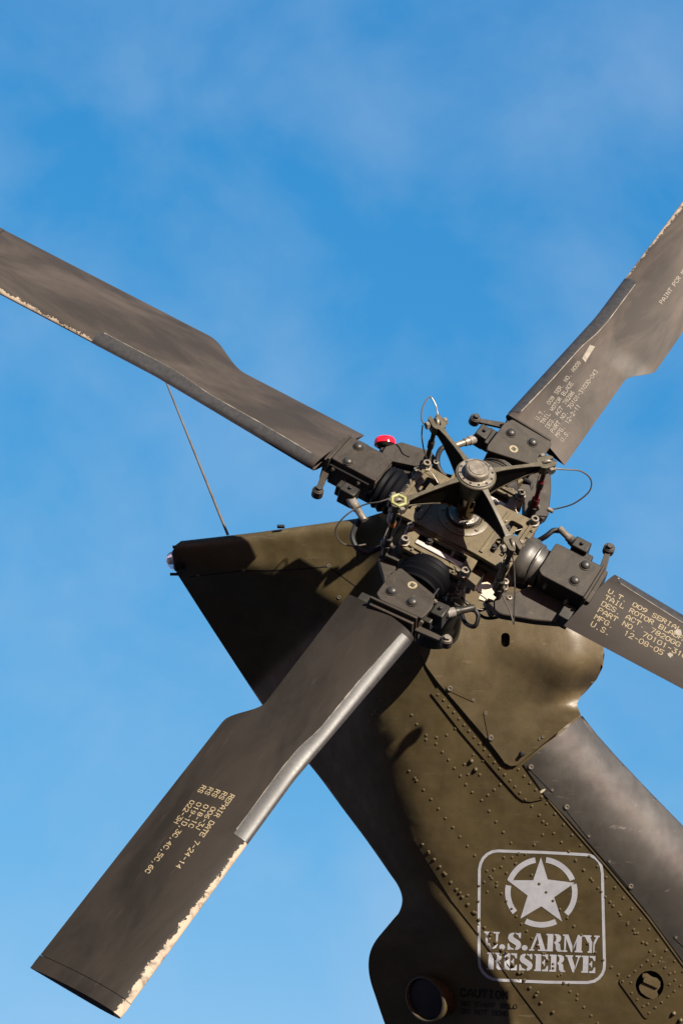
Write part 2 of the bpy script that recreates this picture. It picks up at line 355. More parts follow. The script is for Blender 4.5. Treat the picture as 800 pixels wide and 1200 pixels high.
# stencil stroke font on a 4 x 6 cell
G = {
 'A': ['0,0 0,3.4 2,6', '2,6 4,3.4 4,0', '.7,2 3.3,2'], 'B': ['0,0 0,6', '.8,6 3,6 4,5 3.4,3.2', '.8,3 3.4,3', '3.4,2.8 4,1.4 3,0 .8,0'],
 'C': ['4,4.6 3,6 2.4,6', '1.6,6 0,5 0,1 1.6,0', '2.4,0 3,0 4,1.4'], 'D': ['0,0 0,6', '.9,6 3,6 4,4.6 4,1.4 3,0 .9,0'],
 'E': ['0,0 0,6', '.8,6 4,6 4,4.8', '.8,3.1 3,3.1', '.8,0 4,0 4,1.2'], 'F': ['0,0 0,6', '.8,6 4,6 4,4.8', '.8,3.1 3,3.1'],
 'G': ['4,4.6 3,6 2.4,6', '1.6,6 0,5 0,1 1.6,0', '2.4,0 4,1 4,2.8 2.6,2.8'], 'H': ['0,0 0,6', '4,0 4,6', '.8,3 3.2,3'],
 'I': ['2,0 2,6', '1,6 3,6', '1,0 3,0'], 'J': ['3,6 3,1 2,0 1,0 0,1.4'], 'L': ['.4,0 .4,6', '1.2,0 4,0 4,1.3'],
 'M': ['0,0 0,6', '.6,5.6 2,3 3.4,5.6', '4,6 4,0'], 'N': ['0,0 0,6', '.6,5.2 3.4,.8', '4,6 4,0'],
 'O': ['1.6,6 0,4.8 0,1.2 1.6,0', '2.4,6 4,4.8 4,1.2 2.4,0'], 'P': ['0,0 0,6', '.8,6 3,6 4,4.7 3,3 .8,3'],
 'R': ['0,0 0,6', '.8,6 3,6 4,4.7 3,3.1 .8,3.1', '2,2.7 4,0'], 'S': ['4,4.8 3,6 1,6 0,4.8 1,3.4', '1.6,3.1 3,2.8 4,1.4 3,0 1,0 0,1.2'],
 'T': ['2,0 2,5.2', '0,4.8 0,6 4,6 4,4.8'], 'U': ['0,6 0,1.2 1.6,0', '2.4,0 4,1.2 4,6'],
 'K': ['0,0 0,6', '4,6 .9,3', '1.6,3.4 4,0'], 'X': ['0,0 4,6', '0,6 1.6,3.6', '2.4,2.4 4,0'],
 '0': ['1.6,6 0,4.8 0,1.2 1.6,0', '2.4,6 4,4.8 4,1.2 2.4,0'], '1': ['2,0 2,6 1,5'], '2': ['0,4.8 1,6 3,6 4,4.8 3.2,3', '2.6,2.6 0,0 4,0'],
 '3': ['0,6 4,6 2,3.6', '2.4,3.2 4,2.2 4,1 3,0 1,0 0,1'], '4': ['3,0 3,6 0,2 2.2,2'], '5': ['4,6 0,6 0,3.5', '.8,3.5 3,3.5 4,2 3,0 0,0'],
 '6': ['3.6,6 1,5 0,2.6 .4,.6 1.6,0', '2.4,0 4,1.2 3.4,3 1,3'], '7': ['0,6 4,6 1.6,0'], '8': ['1.6,6 .2,5 .4,3.4 1.6,3', '2.4,6 3.8,5 3.6,3.4 2.4,3', '1.6,3 0,2 0,1 1.6,0', '2.4,3 4,2 4,1 2.4,0'],
 '9': ['.4,0 3,1 4,3.4 3.6,5.4 2.4,6', '1.6,6 0,4.8 .6,3 3,3'], '.': ['1.4,.1 2.2,.1'], ',': ['2,.8 1.4,-1'], '-': ['.5,3 3.5,3'], ' ': []}
def strokes(mb, txt, fn, size, width, adv, sw=.85, x0=0, y0=0, thick=.0004, wear=0):
    """fn(x, y, h) -> point; size = cap height in metres, adv = advance in metres"""
    for i, ch in enumerate(txt):
        for st in G.get(ch, []):
            pts = [tuple(map(float, p.split(','))) for p in st.split()]
            for (xa, ya), (xb, yb) in zip(pts[:-1], pts[1:]):
                if wear and random.random() < wear * .04: continue
                dx, dy = xb - xa, yb - ya; L = math.hypot(dx, dy) or 1; ux, uy = dx / L, dy / L
                xa -= ux * sw * .4; ya -= uy * sw * .4; xb += ux * sw * .4; yb += uy * sw * .4
                nx, ny = -uy * sw / 2, ux * sw / 2
                q = [(xa + nx, ya + ny), (xb + nx, yb + ny), (xb - nx, yb - ny), (xa - nx, ya - ny)]
                q = [(x0 + i * adv + x * width / 4, y0 + y * size / 6) for x, y in q]
                vs = [fn(x, y, thick) for x, y in q] + [fn(x, y, -.0003) for x, y in q]
                mb.add(vs, [(0, 1, 2, 3), (0, 4, 5, 1), (1, 5, 6, 2), (2, 6, 7, 3), (3, 7, 4, 0)])
def blade_text(b, ob, lines, p_first, p_last, adv, m=None, size=None, name='stencil_lettering', wear=.06, dirs=None, sw=.95):
    """lines start at p_first and the last one starts at p_last (r, c); text runs outward along the blade"""
    mb = MB(); n = max(1, len(lines) - 1)
    (r0, c0), (r1, c1) = p_first, p_last; sl = dirs or 0
    pitch = (c0 - c1) / n if len(lines) > 1 else (size or .014) / .75
    sz = size or pitch * .62
    for k, l in enumerate(lines):
        rr = r0 + (r1 - r0) * k / n; cc = c0 + (c1 - c0) * k / n
        def fn(x, y, h, rr=rr, cc=cc):
            r = rr + x; c = cc + y + sl * x; return (r, c, top(r, c) + h)
        strokes(mb, l, fn, sz, adv * .72, adv, sw, wear=wear)
    return mb.build(name, m or M_STENCIL, ob, smooth=0)
def flake(b, ob, pts, m=M_CREAM, name='paint_chip', h=.0008):
    mb = MB(); n = len(pts); vs = [(r, c, top(r, c) + h) for r, c in pts] + [(r, c, top(r, c) - .001) for r, c in pts]
    mb.add(vs, [tuple(range(n))] + [(i, (i + 1) % n, n + (i + 1) % n, n + i) for i in range(n)]); return mb.build(name, m, ob, smooth=0)
def ragged(cr, cc, a, b_, n=14, j=.35):
    return [(cr + a * math.cos(2 * math.pi * i / n) * (1 + random.uniform(-j, j)), cc + b_ * math.sin(2 * math.pi * i / n) * (1 + random.uniform(-j, j))) for i in range(n)]

BL = {}
for b in 'ABCD':
    STEP = (.760, .170) if b == 'B' else (.785, .105); XW = .014 if b == 'B' else 0; BL[b] = make_blade(b)
STEP = (.785, .105); XW = 0
def rc(b, px, py, h=.016): p = at_b(b, px, py, h); return (p.x, p.y)
# right blade
p0 = rc('D', 711, 697); p1 = rc('D', 692, 732)
blade_text('D', BL['D'], ['U.T. 009 SERIAL', 'TAIL ROTOR BLADE', 'DES. ACT. 7820GG', 'PART NO. 70101-3100G', 'MFG.  12-08-05', 'U.S.'], p0, p1, .0143, wear=.02, sw=.85)
flake('D', BL['D'], ragged(*rc('D', 794, 742), .012, .009), M_STENCILW); flake('D', BL['D'], ragged(*rc('D', 785, 767), .006, .008), M_STENCILW)
flake('D', BL['D'], ragged(*rc('D', 729, 680), .018, .0035), M_STENCILW)
# upper right blade
p0 = rc('C', 629, 495); p1 = rc('C', 660, 517)
blade_text('C', BL['C'], ['U.T.  009 SER. NO. A009', 'TAIL ROTOR BLADE', 'DES. ACT 78286', 'PART NO. 70101-31000-043', 'MFG. 12-2-11', 'U.S.'], p0, p1, .0128, M_STENCILW, wear=.08, sw=.8)
q0 = rc('C', 683, 424); q1 = rc('C', 694, 406)
flake('C', BL['C'], [(q0[0], q0[1] - .006), (q0[0] + .01, q0[1] + .009), (q1[0], q1[1] + .009), (q1[0] + .004, q1[1] - .006)], M_STENCILW, 'paint_patch')
blade_text('C', BL['C'], ['PAINT PCR MIL'], rc('C', 776, 356), rc('C', 776, 356), .0165, M_STENCILW, size=.012, wear=.1)
# lower left blade
p0 = rc('A', 270, 931); p1 = rc('A', 237, 919)
blade_text('A', BL['A'], ['REPAIR DATE 7-24-14', 'RS  006-3J', 'RS  018-1C', 'RS  019-1D,3C,4C,5C,6C', 'RS  022-3H'], p0, p1, .0125, wear=.02, sw=.9)
# upper left blade: a worn, unreadable smear of old stencil
q = rc('B', 145, 364, .012)
mb = MB()
for k in range(26):
    rr = q[0] + random.uniform(-.035, .035); cc = q[1] + random.uniform(-.006, .006)
    a, c_ = random.uniform(.003, .008), random.uniform(.0008, .002)
    z = lambda r, c: top(r, c) + .0006
    mb.add([(r, c, z(r, c)) for r, c in ((rr - a, cc - c_), (rr + a, cc - c_ * .4), (rr + a * .8, cc + c_), (rr - a * .9, cc + c_ * .7))], [(0, 1, 2, 3)])
mb.build('worn_stencil', M_STENCILW, BL['B'], smooth=0)

# ---- grip of each blade (in the blade's own pitched frame)
def rounded(poly, r, k=4):
    out = []; n = len(poly)
    for i in range(n):
        p = Vector(poly[i]); a = (Vector(poly[i - 1]) - p); b = (Vector(poly[(i + 1) % n]) - p)
        rr = min(r, a.length * .45, b.length * .45); s = p + a.normalized() * rr; e = p + b.normalized() * rr
        for j in range(k + 1):
            t = j / k; out.append(tuple((1 - t) ** 2 * s + 2 * t * (1 - t) * p + t * t * e))
    return out
BOLTS = {'D': [(.345, .034), (.343, -.024)], 'B': [(.348, -.031), (.341, .040)], 'C': [(.331, .034), (.343, -.030)], 'A': None}
def grip(b):
    ob = BL[b]; sk = b in 'AC'
    if b == 'A': plate = [(.262, -.050), (.312, .078), (.340, .086), (.384, .080), (.384, -.040), (.370, -.058), (.300, -.060)]; core = [(.252, -.05), (.29, .070), (.384, .074), (.384, -.056)]
    elif b == 'C': plate = [(.232, .060), (.250, .066), (.352, .066), (.380, .055), (.384, -.070), (.372, -.076), (.288, -.078), (.276, -.070)]; core = [(.240, .058), (.384, .058), (.384, -.070), (.280, -.070)]
    else: plate = [(.248, .056), (.384, .056), (.384, -.056), (.262, -.056), (.248, -.046)]
    if not sk: core = [(x - .002 if x < .3 else x - .003, y * .95) for x, y in plate]
    MB().prism(rounded(plate, .006), .036, .045).build('grip_plate', M_GRIP, ob, bevel=.002)
    mb = MB()
    mb.prism(core, -.046, .0355)
    mb.build('grip_box', M_GRIP, ob, bevel=.003)
    # collar where the cuff is clamped
    hw = .074 if sk else .068
    mb = MB(); mb.box((.3885, .002, -.001), (.0075, 2 * hw - .012, .094)); mb.box((.397, .002, -.004), (.012, 2 * hw - .022, .072))
    mb.build('cuff_collar', M_GRIP, ob, bevel=.002)
    bl = BOLTS[b] or [tuple(at_b('A', 459, 693, .045))[:2], tuple(at_b('A', 483, 706, .045))[:2]]
    for x, y in bl:
        MB().lathe((x, y, .045), (x, y, .1), [(0, .0155), (.0025, .0155)] + [(.0025 + t, r) for t, r in dome_prof(.0135, .0095)]).build('grip_bolt', M_BOLT, ob)
    for x, y in bl: MB().lathe((x, y, -.046), (x, y, -.1), dome_prof(.014, .01)).build('grip_bolt', M_BOLT, ob)
    if b != 'D' and b != 'B':
        x, y = (tuple(at_b('A', 483, 686, .045))[:2] if b == 'A' else (.286, .002))
        pl = MB().cyl((x, y, .045), (x, y, .0462), .0125, n=28).build('data_plate', M_TANP, ob)
        mb = MB()
        for k in (-1, 0, 1):
            mb.box((x + k * .0042, y, .0466), (.0022, .0125, .0006))
            mb.box((x + k * .0042 + .0012, y + .002 * k, .0466), (.003, .0018, .0005))
        mb.build('plate_marking', M_BLACKST, ob)
    # bearing boot between hub and grip
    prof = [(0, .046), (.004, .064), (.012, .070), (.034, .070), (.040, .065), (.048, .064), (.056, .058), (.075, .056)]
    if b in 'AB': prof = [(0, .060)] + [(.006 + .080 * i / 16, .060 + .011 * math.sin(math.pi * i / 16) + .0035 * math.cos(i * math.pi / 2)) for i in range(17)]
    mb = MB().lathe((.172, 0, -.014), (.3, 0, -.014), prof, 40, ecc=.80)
    bo = mb.build('bearing_boot', M_BOOT if b in 'CD' else M_BOOTSHADE, ob, smooth=40)
    if b in 'CD': MB().torus((.224, 0, -.014), (1, 0, 0), .0585, .0035, 36, 8).build('clamp_band', M_STEEL if b == 'D' else M_DARK, ob)
    # pitch horn out to the pitch link
    horn = rounded([(.240, -.050), (.384, -.050), (.384, -.096), (.300, -.140), (.212, -.176), (.166, -.160), (.160, -.124), (.215, -.096)], .012)
    if b == 'A': horn = rounded([(.240, -.045), (.33, -.045), (.25, -.098), (.196, -.146), (.166, -.140), (.164, -.116), (.205, -.088)], .01)
    mb = MB().prism(horn, -.056, -.030); mb.build('pitch_horn', M_GRIP, ob, bevel=.003)
    mb = MB().cyl((.18, -.130, -.062), (.18, -.130, .012), .014).hexn((.18, -.130, .012), (.18, -.130, .022), .011)
    mb.build('horn_bolt', M_BOLT, ob, bevel=.0012)
    # small brace under the horn
    MB().box((.362, -.088, -.028), (.030, .045, .05)).build('horn_bracket', M_DARK, ob, bevel=.002)
    # lug with a bolt beside the collar on the leading side
    mb = MB(); e = {'A': at_b('A', 523, 752, 0), 'B': at_b('B', 372, 577, 0), 'C': at_b('C', 556, 492, 0), 'D': at_b('D', 713, 644, 0)}[b]
    s = Vector((.385, .068, 0)); e = Vector((e.x, e.y, 0)); d = (e - s).normalized(); nn = Vector((-d.y, d.x, 0))
    arm = [s + nn * .010, s - nn * .010, e - nn * .007, e + nn * .007]
    mb.prism([(p.x, p.y) for p in arm], -.006, .003); mb.cyl(e - Vector((0, 0, .012)), e + Vector((0, 0, .010)), .0155)
    mb.build('droop_lug', M_GRIP, ob, bevel=.0015)
    MB().cyl(e + Vector((0, 0, .010)), e + Vector((0, 0, .013)), .0125).hexn(e + Vector((0, 0, .013)), e + Vector((0, 0, .021)), .0085).build('lug_bolt', M_BOLT if b != 'A' else M_WORN, ob, bevel=.001)
    # de-ice connector
    pa, pb = {'A': ((520, 720), (556, 712)), 'B': ((410, 584), (427, 610)), 'C': ((560, 513), (528, 524)), 'D': ((676, 640), (655, 619))}[b]
    h = {'A': .0, 'B': .0, 'C': .0, 'D': .0}[b]
    a = at_b(b, *pa, h); z = at_b(b, *pb, h); L = (z - a).length
    co = MB().lathe(a, z, [(0, .012), (L * .35, .012), (L * .36, .0115), (L * .5, .0115), (L * .52, .0092), (L * .96, .0092), (L, .007)], 20).build('deice_connector', M_WORN if b != 'A' else M_DARK, ob)
    MB().lathe(a + (z - a) * .10, z, [(0, .0132), (L * .24, .0132), (L * .26, .011)], 20).build('connector_sleeve', M_LIGHTBAND if b != 'D' else M_BOOT, ob)
    # bracket that carries the connector
    mb = MB(); k = a - (z - a).normalized() * .012
    mb.box((k.x, k.y, k.z), (.045, .035, .05)); mb.box((k.x + .012, k.y - .02, k.z - .01), (.06, .03, .035)); mb.hexn(k + Vector((0, 0, .025)), k + Vector((0, 0, .033)), .006)
    mb.build('connector_bracket', M_DARK, ob, bevel=.004)
for b in 'ABCD': grip(b)
for b in 'ABCD':
    for x, y, z in ((.29, .0585, .012), (.33, .0585, -.012), (.37, .0585, .014), (.28, -.059, .010), (.345, -.059, -.010)):
        d = 1 if y > 0 else -1
        if b in 'A': y += .012 * d if y > 0 else 0
        MB().hexn((x, y - .006 * d, z), (x, y + .004 * d, z), .0062).cyl((x, y, z), (x, y + .009 * d, z), .0032, n=10).build('side_bolt', M_WORN, BL[b])
    MB().tube([(x_, .064, .028 - .0) for x_ in (.26, .30, .34, .38)], .0028, 8).build('bonding_wire', M_RUBBER, BL[b])

# ---- hub: two crossed retention plates, each with pockets and corner bolts
def hub_plate(ang, z, name_m=M_HUB):
    M = Matrix.Rotation(R_(ang), 4, 'Z')
    def sheet(poly, holes, z0, z1, mb):
        vs = [Vector(p) for p in poly]; edges = [(i, (i + 1) % len(poly)) for i in range(len(poly))]
        k = len(vs)
        for h in holes:
            vs += [Vector(p) for p in h]; edges += [(k + i, k + (i + 1) % len(h)) for i in range(len(h))]; k += len(h)
        v2, e2, f2, _, _, _ = delaunay_2d_cdt(vs, edges, [], 1, 1e-6)
        def inside(p, q):
            c = False; n = len(q)
            for i in range(n):
                x1, y1 = q[i][:2]; x2, y2 = q[(i + 1) % n][:2]
                if (y1 > p[1]) != (y2 > p[1]) and p[0] < (x2 - x1) * (p[1] - y1) / (y2 - y1) + x1: c = not c
            return c
        keep = []
        for f in f2:
            c = sum((v2[i] for i in f), Vector((0, 0))) / len(f)
            if inside(c, poly) and not any(inside(c, h) for h in holes): keep.append(tuple(f))
        n = len(v2)
        mb.add([(v[0], v[1], z1) for v in v2] + [(v[0], v[1], z0) for v in v2], keep + [tuple(n + i for i in reversed(f)) for f in keep] +
               [(a, b, n + b, n + a) for a, b in e2 if sum(1 for f in keep if a in f and b in f) == 1], M)
    outl = rounded([(.180, .102), (.180, -.102), (.085, -.096), (-.085, -.096), (-.180, -.102), (-.180, .102), (-.085, .096), (.085, .096)], .012)
    w1 = rounded([(.108, .010), (.148, .010), (.148, .066), (.108, .066)], .010)
    wide = rounded([(.104, -.070), (.150, -.070), (.150, .070), (.104, .070)], .008)
    def mir(h, sx, sy): return [(x * sx, y * sy) for x, y in h]
    holes = [mir(w1, 1, 1), mir(w1, 1, -1), mir(w1, -1, 1), mir(w1, -1, -1)] if ang == 0 else [mir(wide, 1, 1), mir(wide, -1, 1)]
    mb = MB(); sheet(outl, holes, z, z + .012, mb)
    mb.build('retention_plate', name_m, rotor, bevel=.0015)
    mb = MB(); sheet([(x * .98, y * .96) for x, y in outl], holes, z - .034, z - .022, mb)
    mb.build('lower_retention_plate', name_m, rotor, bevel=.0015)
    # raised ribs along the arm edges and across
    for sx in (1, -1):
        MB().box((sx * .094, 0, z + .0145), (.010, .17, .005), M).build('plate_rib', name_m, rotor, bevel=.0015)
        MB().box((sx * .164, 0, z + .0155), (.010, .15, .007), M).build('plate_rib', name_m, rotor, bevel=.0015)
    for sx in (1, -1):
        for sy in (1, -1):
            p = M @ Vector((sx * .165, sy * .090, 0))
            MB().lathe(p + Vector((0, 0, z - .04)), p + Vector((0, 0, 1)), [(0, .012), (.052, .012), (.053, .0145), (.058, .0145), (.0585, .0105), (.074, .0105), (.0742, .0062), (.066, .0058)], 20).build('plate_bolt', M_WORN, rotor)
            q = M @ Vector((sx * .112, sy * .040, 0))
            MB().hexn(q + Vector((0, 0, z - .03)), q + Vector((0, 0, z + .006)), .010).cyl(q + Vector((0, 0, z + .006)), q + Vector((0, 0, z + .012)), .006).build('inner_nut', M_DARK, rotor)
    for sx in (1, -1):
        MB().box((sx * .127, 0, z - .004), (.014, .17, .004), M).build('tension_strap', M_STRAP if ang == 90 else M_HUB, rotor, bevel=.001)
        q = M @ Vector((sx * .10, sx * .052, z + .012))
        MB().lathe(q, q + Vector((0, 0, 1)), dome_prof(.0055, .005)).build('small_screw', M_WORN, rotor)
hub_plate(0, .020); hub_plate(90, .0045)
# raised round boss, shaft and its seal ring
MB().lathe((0, 0, .028), (0, 0, 1), [(0, .070), (.007, .070), (.009, .066), (.0095, .050), (.004, .048)], 48).build('hub_boss', M_HUB, rotor)
MB().lathe((0, 0, .030), (0, 0, 1), [(0, .043), (.014, .043), (.018, .040), (.019, .031)], 40).build('seal_ring', M_STEEL, rotor)
MB().lathe((0, 0, -.02), (0, 0, 1), [(0, .028), (.17, .028)], 40).build('rotor_shaft', M_CHROME, rotor)
# dark mechanism under the plates
mb = MB().lathe((0, 0, -.045), (0, 0, -1), [(0, .100), (.03, .105), (.05, .080), (.09, .070), (.10, .082), (.13, .078)], 40)
for i in range(12):
    a = i * math.pi / 6 + .2; mb.hexn((.090 * math.cos(a), .090 * math.sin(a), -.052), (.090 * math.cos(a), .090 * math.sin(a), -.036), .007)
mb.build('hub_base', M_DARK, rotor, bevel=.001)
MB().lathe((0, 0, -.16), (0, 0, -1), [(0, .065), (.1, .062), (.30, .08)], 36).build('gearbox_housing', M_DARK, rotor)
for i, a in enumerate((45, 135, 225, 315)):
    x, y = .135 * math.cos(R_(a)), .135 * math.sin(R_(a))
    MB().lathe((x, y, -.07), (x, y, 1), [(0, .018), (.03, .018), (.032, .013), (.045, .013), (.046, .008), (.052, .008)], 20).build('bearing_stud', M_DARK, rotor)
    MB().lathe((x * .82 + y * .2, y * .82 - x * .2, -.07), (x * .82 + y * .2, y * .82 - x * .2, 1), [(0, .012), (.04, .012), (.042, .007), (.05, .007)], 16).build('bearing_stud', M_DARK, rotor)

for ang in (0, 90):
    M = Matrix.Rotation(R_(ang), 4, 'Z'); z = .032 if ang == 0 else .0165
    for sx in (1, -1):
        for y in (-.062, -.034, 0, .034, .062):
            p = M @ Vector((sx * .1735, y, z)); MB().hexn(p, p + Vector((0, 0, .0045)), .0042).cyl(p, p + Vector((0, 0, .0075)), .002, n=8).build('edge_nut', M_WORN, rotor)
for i in range(8):
    a = i * math.pi / 4 + .3; p = Vector((.059 * math.cos(a), .059 * math.sin(a), .036)); MB().hexn(p, p + Vector((0, 0, .005)), .0050).build('boss_nut', M_WORN, rotor)
# ---- spider with four I-section arms
sp = MB().lathe((0, 0, .098), (0, 0, 1), [(.030, .034), (.05, .040), (.07, .046), (.095, .054), (.104, .054), (.107, .051), (.108, .034)], 48).build('spider', M_ARM, rotor, bevel=.001)
MB().lathe((0, 0, .204), (0, 0, 1), [(0, .034), (.019, .033), (.0225, .0305), (.0235, .0285), (.0215, .0275), (.0215, .0240), (.0235, .0225), (.0235, .0020)], 40).build('centre_nut', M_WORN, sp)
MB().lathe((0, 0, .2050), (0, 0, 1), [(0, .0485), (.0035, .0480), (.0040, .036)], 40).build('bolt_ring', M_WORN, sp)
for i in range(12):
    a = 2 * math.pi * i / 12 + .1; x, y = .0425 * math.cos(a), .0425 * math.sin(a)
    MB().cyl((x, y, .2085), (x, y, .2095), .0034, n=10).build('ring_hole', M_RUBBER, sp)
PH = -.6201
def arm(k):
    M = Matrix.Rotation(PH + k * math.pi / 2, 4, 'Z'); mb = MB(); wb_ = MB()
    st = [(.034, .203, .088, .030), (.055, .201, .102, .016), (.080, .197, .116, .0115), (.12, .190, .130, .0105), (.165, .181, .142, .0105), (.190, .177, .147, .016), (.200, .175, .150, .022)]
    tf = .0045
    def sec(zt, zb, w): return zt, zb, w
    for (r0, t0, b0, w0), (r1, t1, b1, w1) in zip(st[:-1], st[1:]):
        for tgt, (za, zb_, zc, zd, wa, wb) in ((mb, (t0, t0 - tf, t1, t1 - tf, w0, w1)), (mb, (b0 + tf, b0, b1 + tf, b1, w0 * .9, w1 * .9)), (wb_, (t0 - tf * .5, b0 + tf * .5, t1 - tf * .5, b1 + tf * .5, .007, .007))):
            vs = [(r0, -wa / 2, zb_), (r0, wa / 2, zb_), (r0, wa / 2, za), (r0, -wa / 2, za), (r1, -wb / 2, zd), (r1, wb / 2, zd), (r1, wb / 2, zc), (r1, -wb / 2, zc)]
            tgt.add(vs, [(0, 1, 5, 4), (1, 2, 6, 5), (2, 3, 7, 6), (3, 0, 4, 7)], M)
    # fork lugs at the end
    fk = rounded([(.194, .014), (.205, .020), (.236, .019), (.243, .012), (.243, .006), (.212, .0065), (.204, .004), (.204, -.004), (.212, -.0065), (.243, -.006), (.243, -.012), (.236, -.019), (.205, -.020), (.194, -.014)], .004)
    mb.prism(fk, .1495, .1765, M)
    o = mb.build('spider_arm', M_ARM, sp, smooth=30, bevel=.0008)
    wb_.build('arm_web', M_WEB, sp)
    if k == 3:
        MB().torus(M @ Vector((.220, 0, .176)), (0, 0, 1), .0190, .0050, 6, 8).build('lock_tab', M_YELLOW, sp)
    MB().torus(M @ Vector((.221, 0, .166)), M.to_3x3() @ Vector((.25, 1, .1)), .0125, .0050, 28, 12).build('rod_end', M_WORN, sp)
    c = M @ Vector((.221, 0, .166)); d = M.to_3x3() @ Vector((0, 1, 0))
    MB().cyl(c - d * .026, c + d * .026, .006, n=14).hexn(c - d * .031, c - d * .022, .0105).hexn(c + d * .022, c + d * .031, .0105).build('clevis_bolt', M_WORN, sp)
for k in range(4): arm(k)
# pitch links: from each fork down to the horn bolt
BLK = {0: 'D', 1: 'C', 2: 'B', 3: 'A'}
for k in range(4):
    M = Matrix.Rotation(PH + k * math.pi / 2, 4, 'Z'); a = M @ Vector((.221, 0, .160))
    e = BM_[BLK[k]] @ Vector((.18, -.130, .010)); L = (e - a).length
    ln = MB().lathe(a, e, [(0, .009), (L * .15, .010), (L * .17, .0065), (L * .38, .0065), (L * .40, .009), (L * .55, .009), (L * .57, .0065), (L * .8, .0065), (L * .82, .011), (L, .012)], 16).build('pitch_link', M_DARK if k != 1 else M_REDP, rotor)
    MB().cyl(a + (e - a) * .42, a + (e - a) * .5, .0095, n=16).build('torque_stripe', M_ORANGE if k == 3 else M_BOLT, ln)
    MB().torus(e, (e - a).cross(Vector((1, 0, 0))), .013, .006, 20, 8).build('lower_rod_end', M_WORN, ln)

def stud(px, py, z, r, h, m=M_WORN, name='hub_stud', cap=True):
    p = at_r(px, py, z); mb = MB().lathe(p - Vector((0, 0, h)), p + Vector((0, 0, 1)), [(0, r * 1.25), (h * .55, r * 1.25), (h * .58, r), (h, r), (h + .0005, r * .55), (h - .004, r * .5)], 14)
    return mb.build(name, m, rotor)
for px, py, z, r, h, m in ((481, 615, .03, .009, .05, M_WORN), (475, 631, .03, .010, .05, M_WORN), (563, 652, -.005, .010, .04, M_DARK), (573, 657, -.005, .010, .04, M_DARK),
                           (586, 651, .01, .008, .05, M_WORN), (602, 590, .0, .010, .05, M_DARK), (604, 601, -.01, .009, .04, M_WORN), (531, 647, .02, .004, .02, M_WORN), (463, 596, .12, .006, .05, M_WORN),
                           (551, 679, -.03, .008, .05, M_WORN), (584, 676, -.01, .009, .05, M_WORN), (592, 681, -.01, .010, .05, M_WORN), (597, 700, -.04, .007, .03, M_WORN), (500, 558, .0, .012, .05, M_DARK), (489, 549, .0, .010, .05, M_WORN),
                           (511, 541, .0, .008, .05, M_WORN), (520, 570, .03, .0045, .012, M_WORN), (512, 589, .032, .0035, .01, M_STEEL), (528, 694, -.04, .008, .03, M_DARK), (538, 690, -.03, .007, .03, M_WORN)):
    stud(px, py, z, r, h, m)
def bracket(pts, z0, z1, m, name):
    P = [at_r(x, y, (z0 + z1) / 2) for x, y in pts]; return MB().prism([(p.x, p.y) for p in P], z0, z1).build(name, m, rotor, bevel=.0015)
bracket([(445, 527), (470, 520), (505, 531), (512, 541), (486, 548), (452, 541)], -.035, -.020, M_GRIP, 'link_guard')
bracket([(548, 664), (560, 660), (566, 676), (556, 690), (546, 682)], -.05, -.02, M_HUB, 'side_lug')
bracket([(585, 560), (603, 556), (612, 566), (598, 575)], -.03, -.004, M_HUB, 'side_lug')
bracket([(455, 640), (470, 648), (466, 662), (450, 655)], -.05, -.02, M_DARK, 'side_lug')
bracket([(604, 668), (622, 676), (618, 688), (600, 682)], -.06, -.02, M_DARK, 'side_lug')
bracket([(566, 706), (600, 698), (606, 706), (574, 722)], -.10, -.08, M_DARK, 'side_lug')
# cables, hoses and lockwires, traced in the rotor's frame
def cable(name, pts, r, m, k=8, taper=None): return MB().tube(catmull([at_r(*p) for p in pts], k), r, 8, taper=taper).build(name, m, rotor)
cable('grounding_cable', [(500, 500, .165), (494, 492, .165), (495, 478, .16), (503, 465, .15), (510, 474, .14), (513, 486, .13), (515, 496, .11)], .0021, M_WIRE)
cable('grounding_cable', [(495, 498, .16), (494, 510, .14), (496, 525, .10), (499, 535, .05), (500, 541, .01)], .0019, M_WIRE)
cable('grounding_cable', [(646, 549, .16), (660, 550, .15), (680, 552, .13), (692, 562, .10), (690, 576, .07), (672, 590, .03), (652, 596, .0), (640, 597, -.01)], .0022, M_WIRE)
cable('grounding_cable', [(462, 582, .165), (445, 588, .15), (425, 592, .12), (404, 605, .09), (393, 621, .05), (399, 635, .01), (413, 640, -.02), (428, 638, -.04)], .0021, M_WIRE)
cable('grounding_cable', [(599, 645, .16), (602, 665, .12), (603, 690, .08), (602, 712, .04), (602, 732, .0)], .0019, M_STEEL)
cable('grounding_cable', [(602, 732, .0), (597, 716, .0), (591, 704, -.01), (586, 690, -.02)], .0019, M_WIRE)
for q in ((648, 549, .16), (645, 598, -.01), (463, 583, .165)):
    p = at_r(*q); MB().cyl(p - Vector((.008, 0, 0)), p + Vector((.008, 0, 0)), .0065, n=12).build('cable_lug', M_WORN, rotor)
cable('deice_hose', [(528, 524, .0), (518, 525, .0), (513, 534, .0), (513, 546, -.01), (519, 556, -.02), (530, 560, -.03)], .0075, M_RUBBER)
cable('deice_hose', [(424, 606, .0), (416, 618, -.01), (413, 630, -.02), (418, 642, -.03), (430, 648, -.04), (448, 640, -.05)], .0075, M_RUBBER)
cable('deice_hose', [(657, 622, .0), (648, 622, .0), (640, 628, -.01), (630, 634, -.03)], .0075, M_RUBBER)
cable('deice_hose', [(554, 712, .0), (560, 722, -.01), (556, 734, -.03), (545, 730, -.05), (540, 716, -.06)], .006, M_RUBBER)

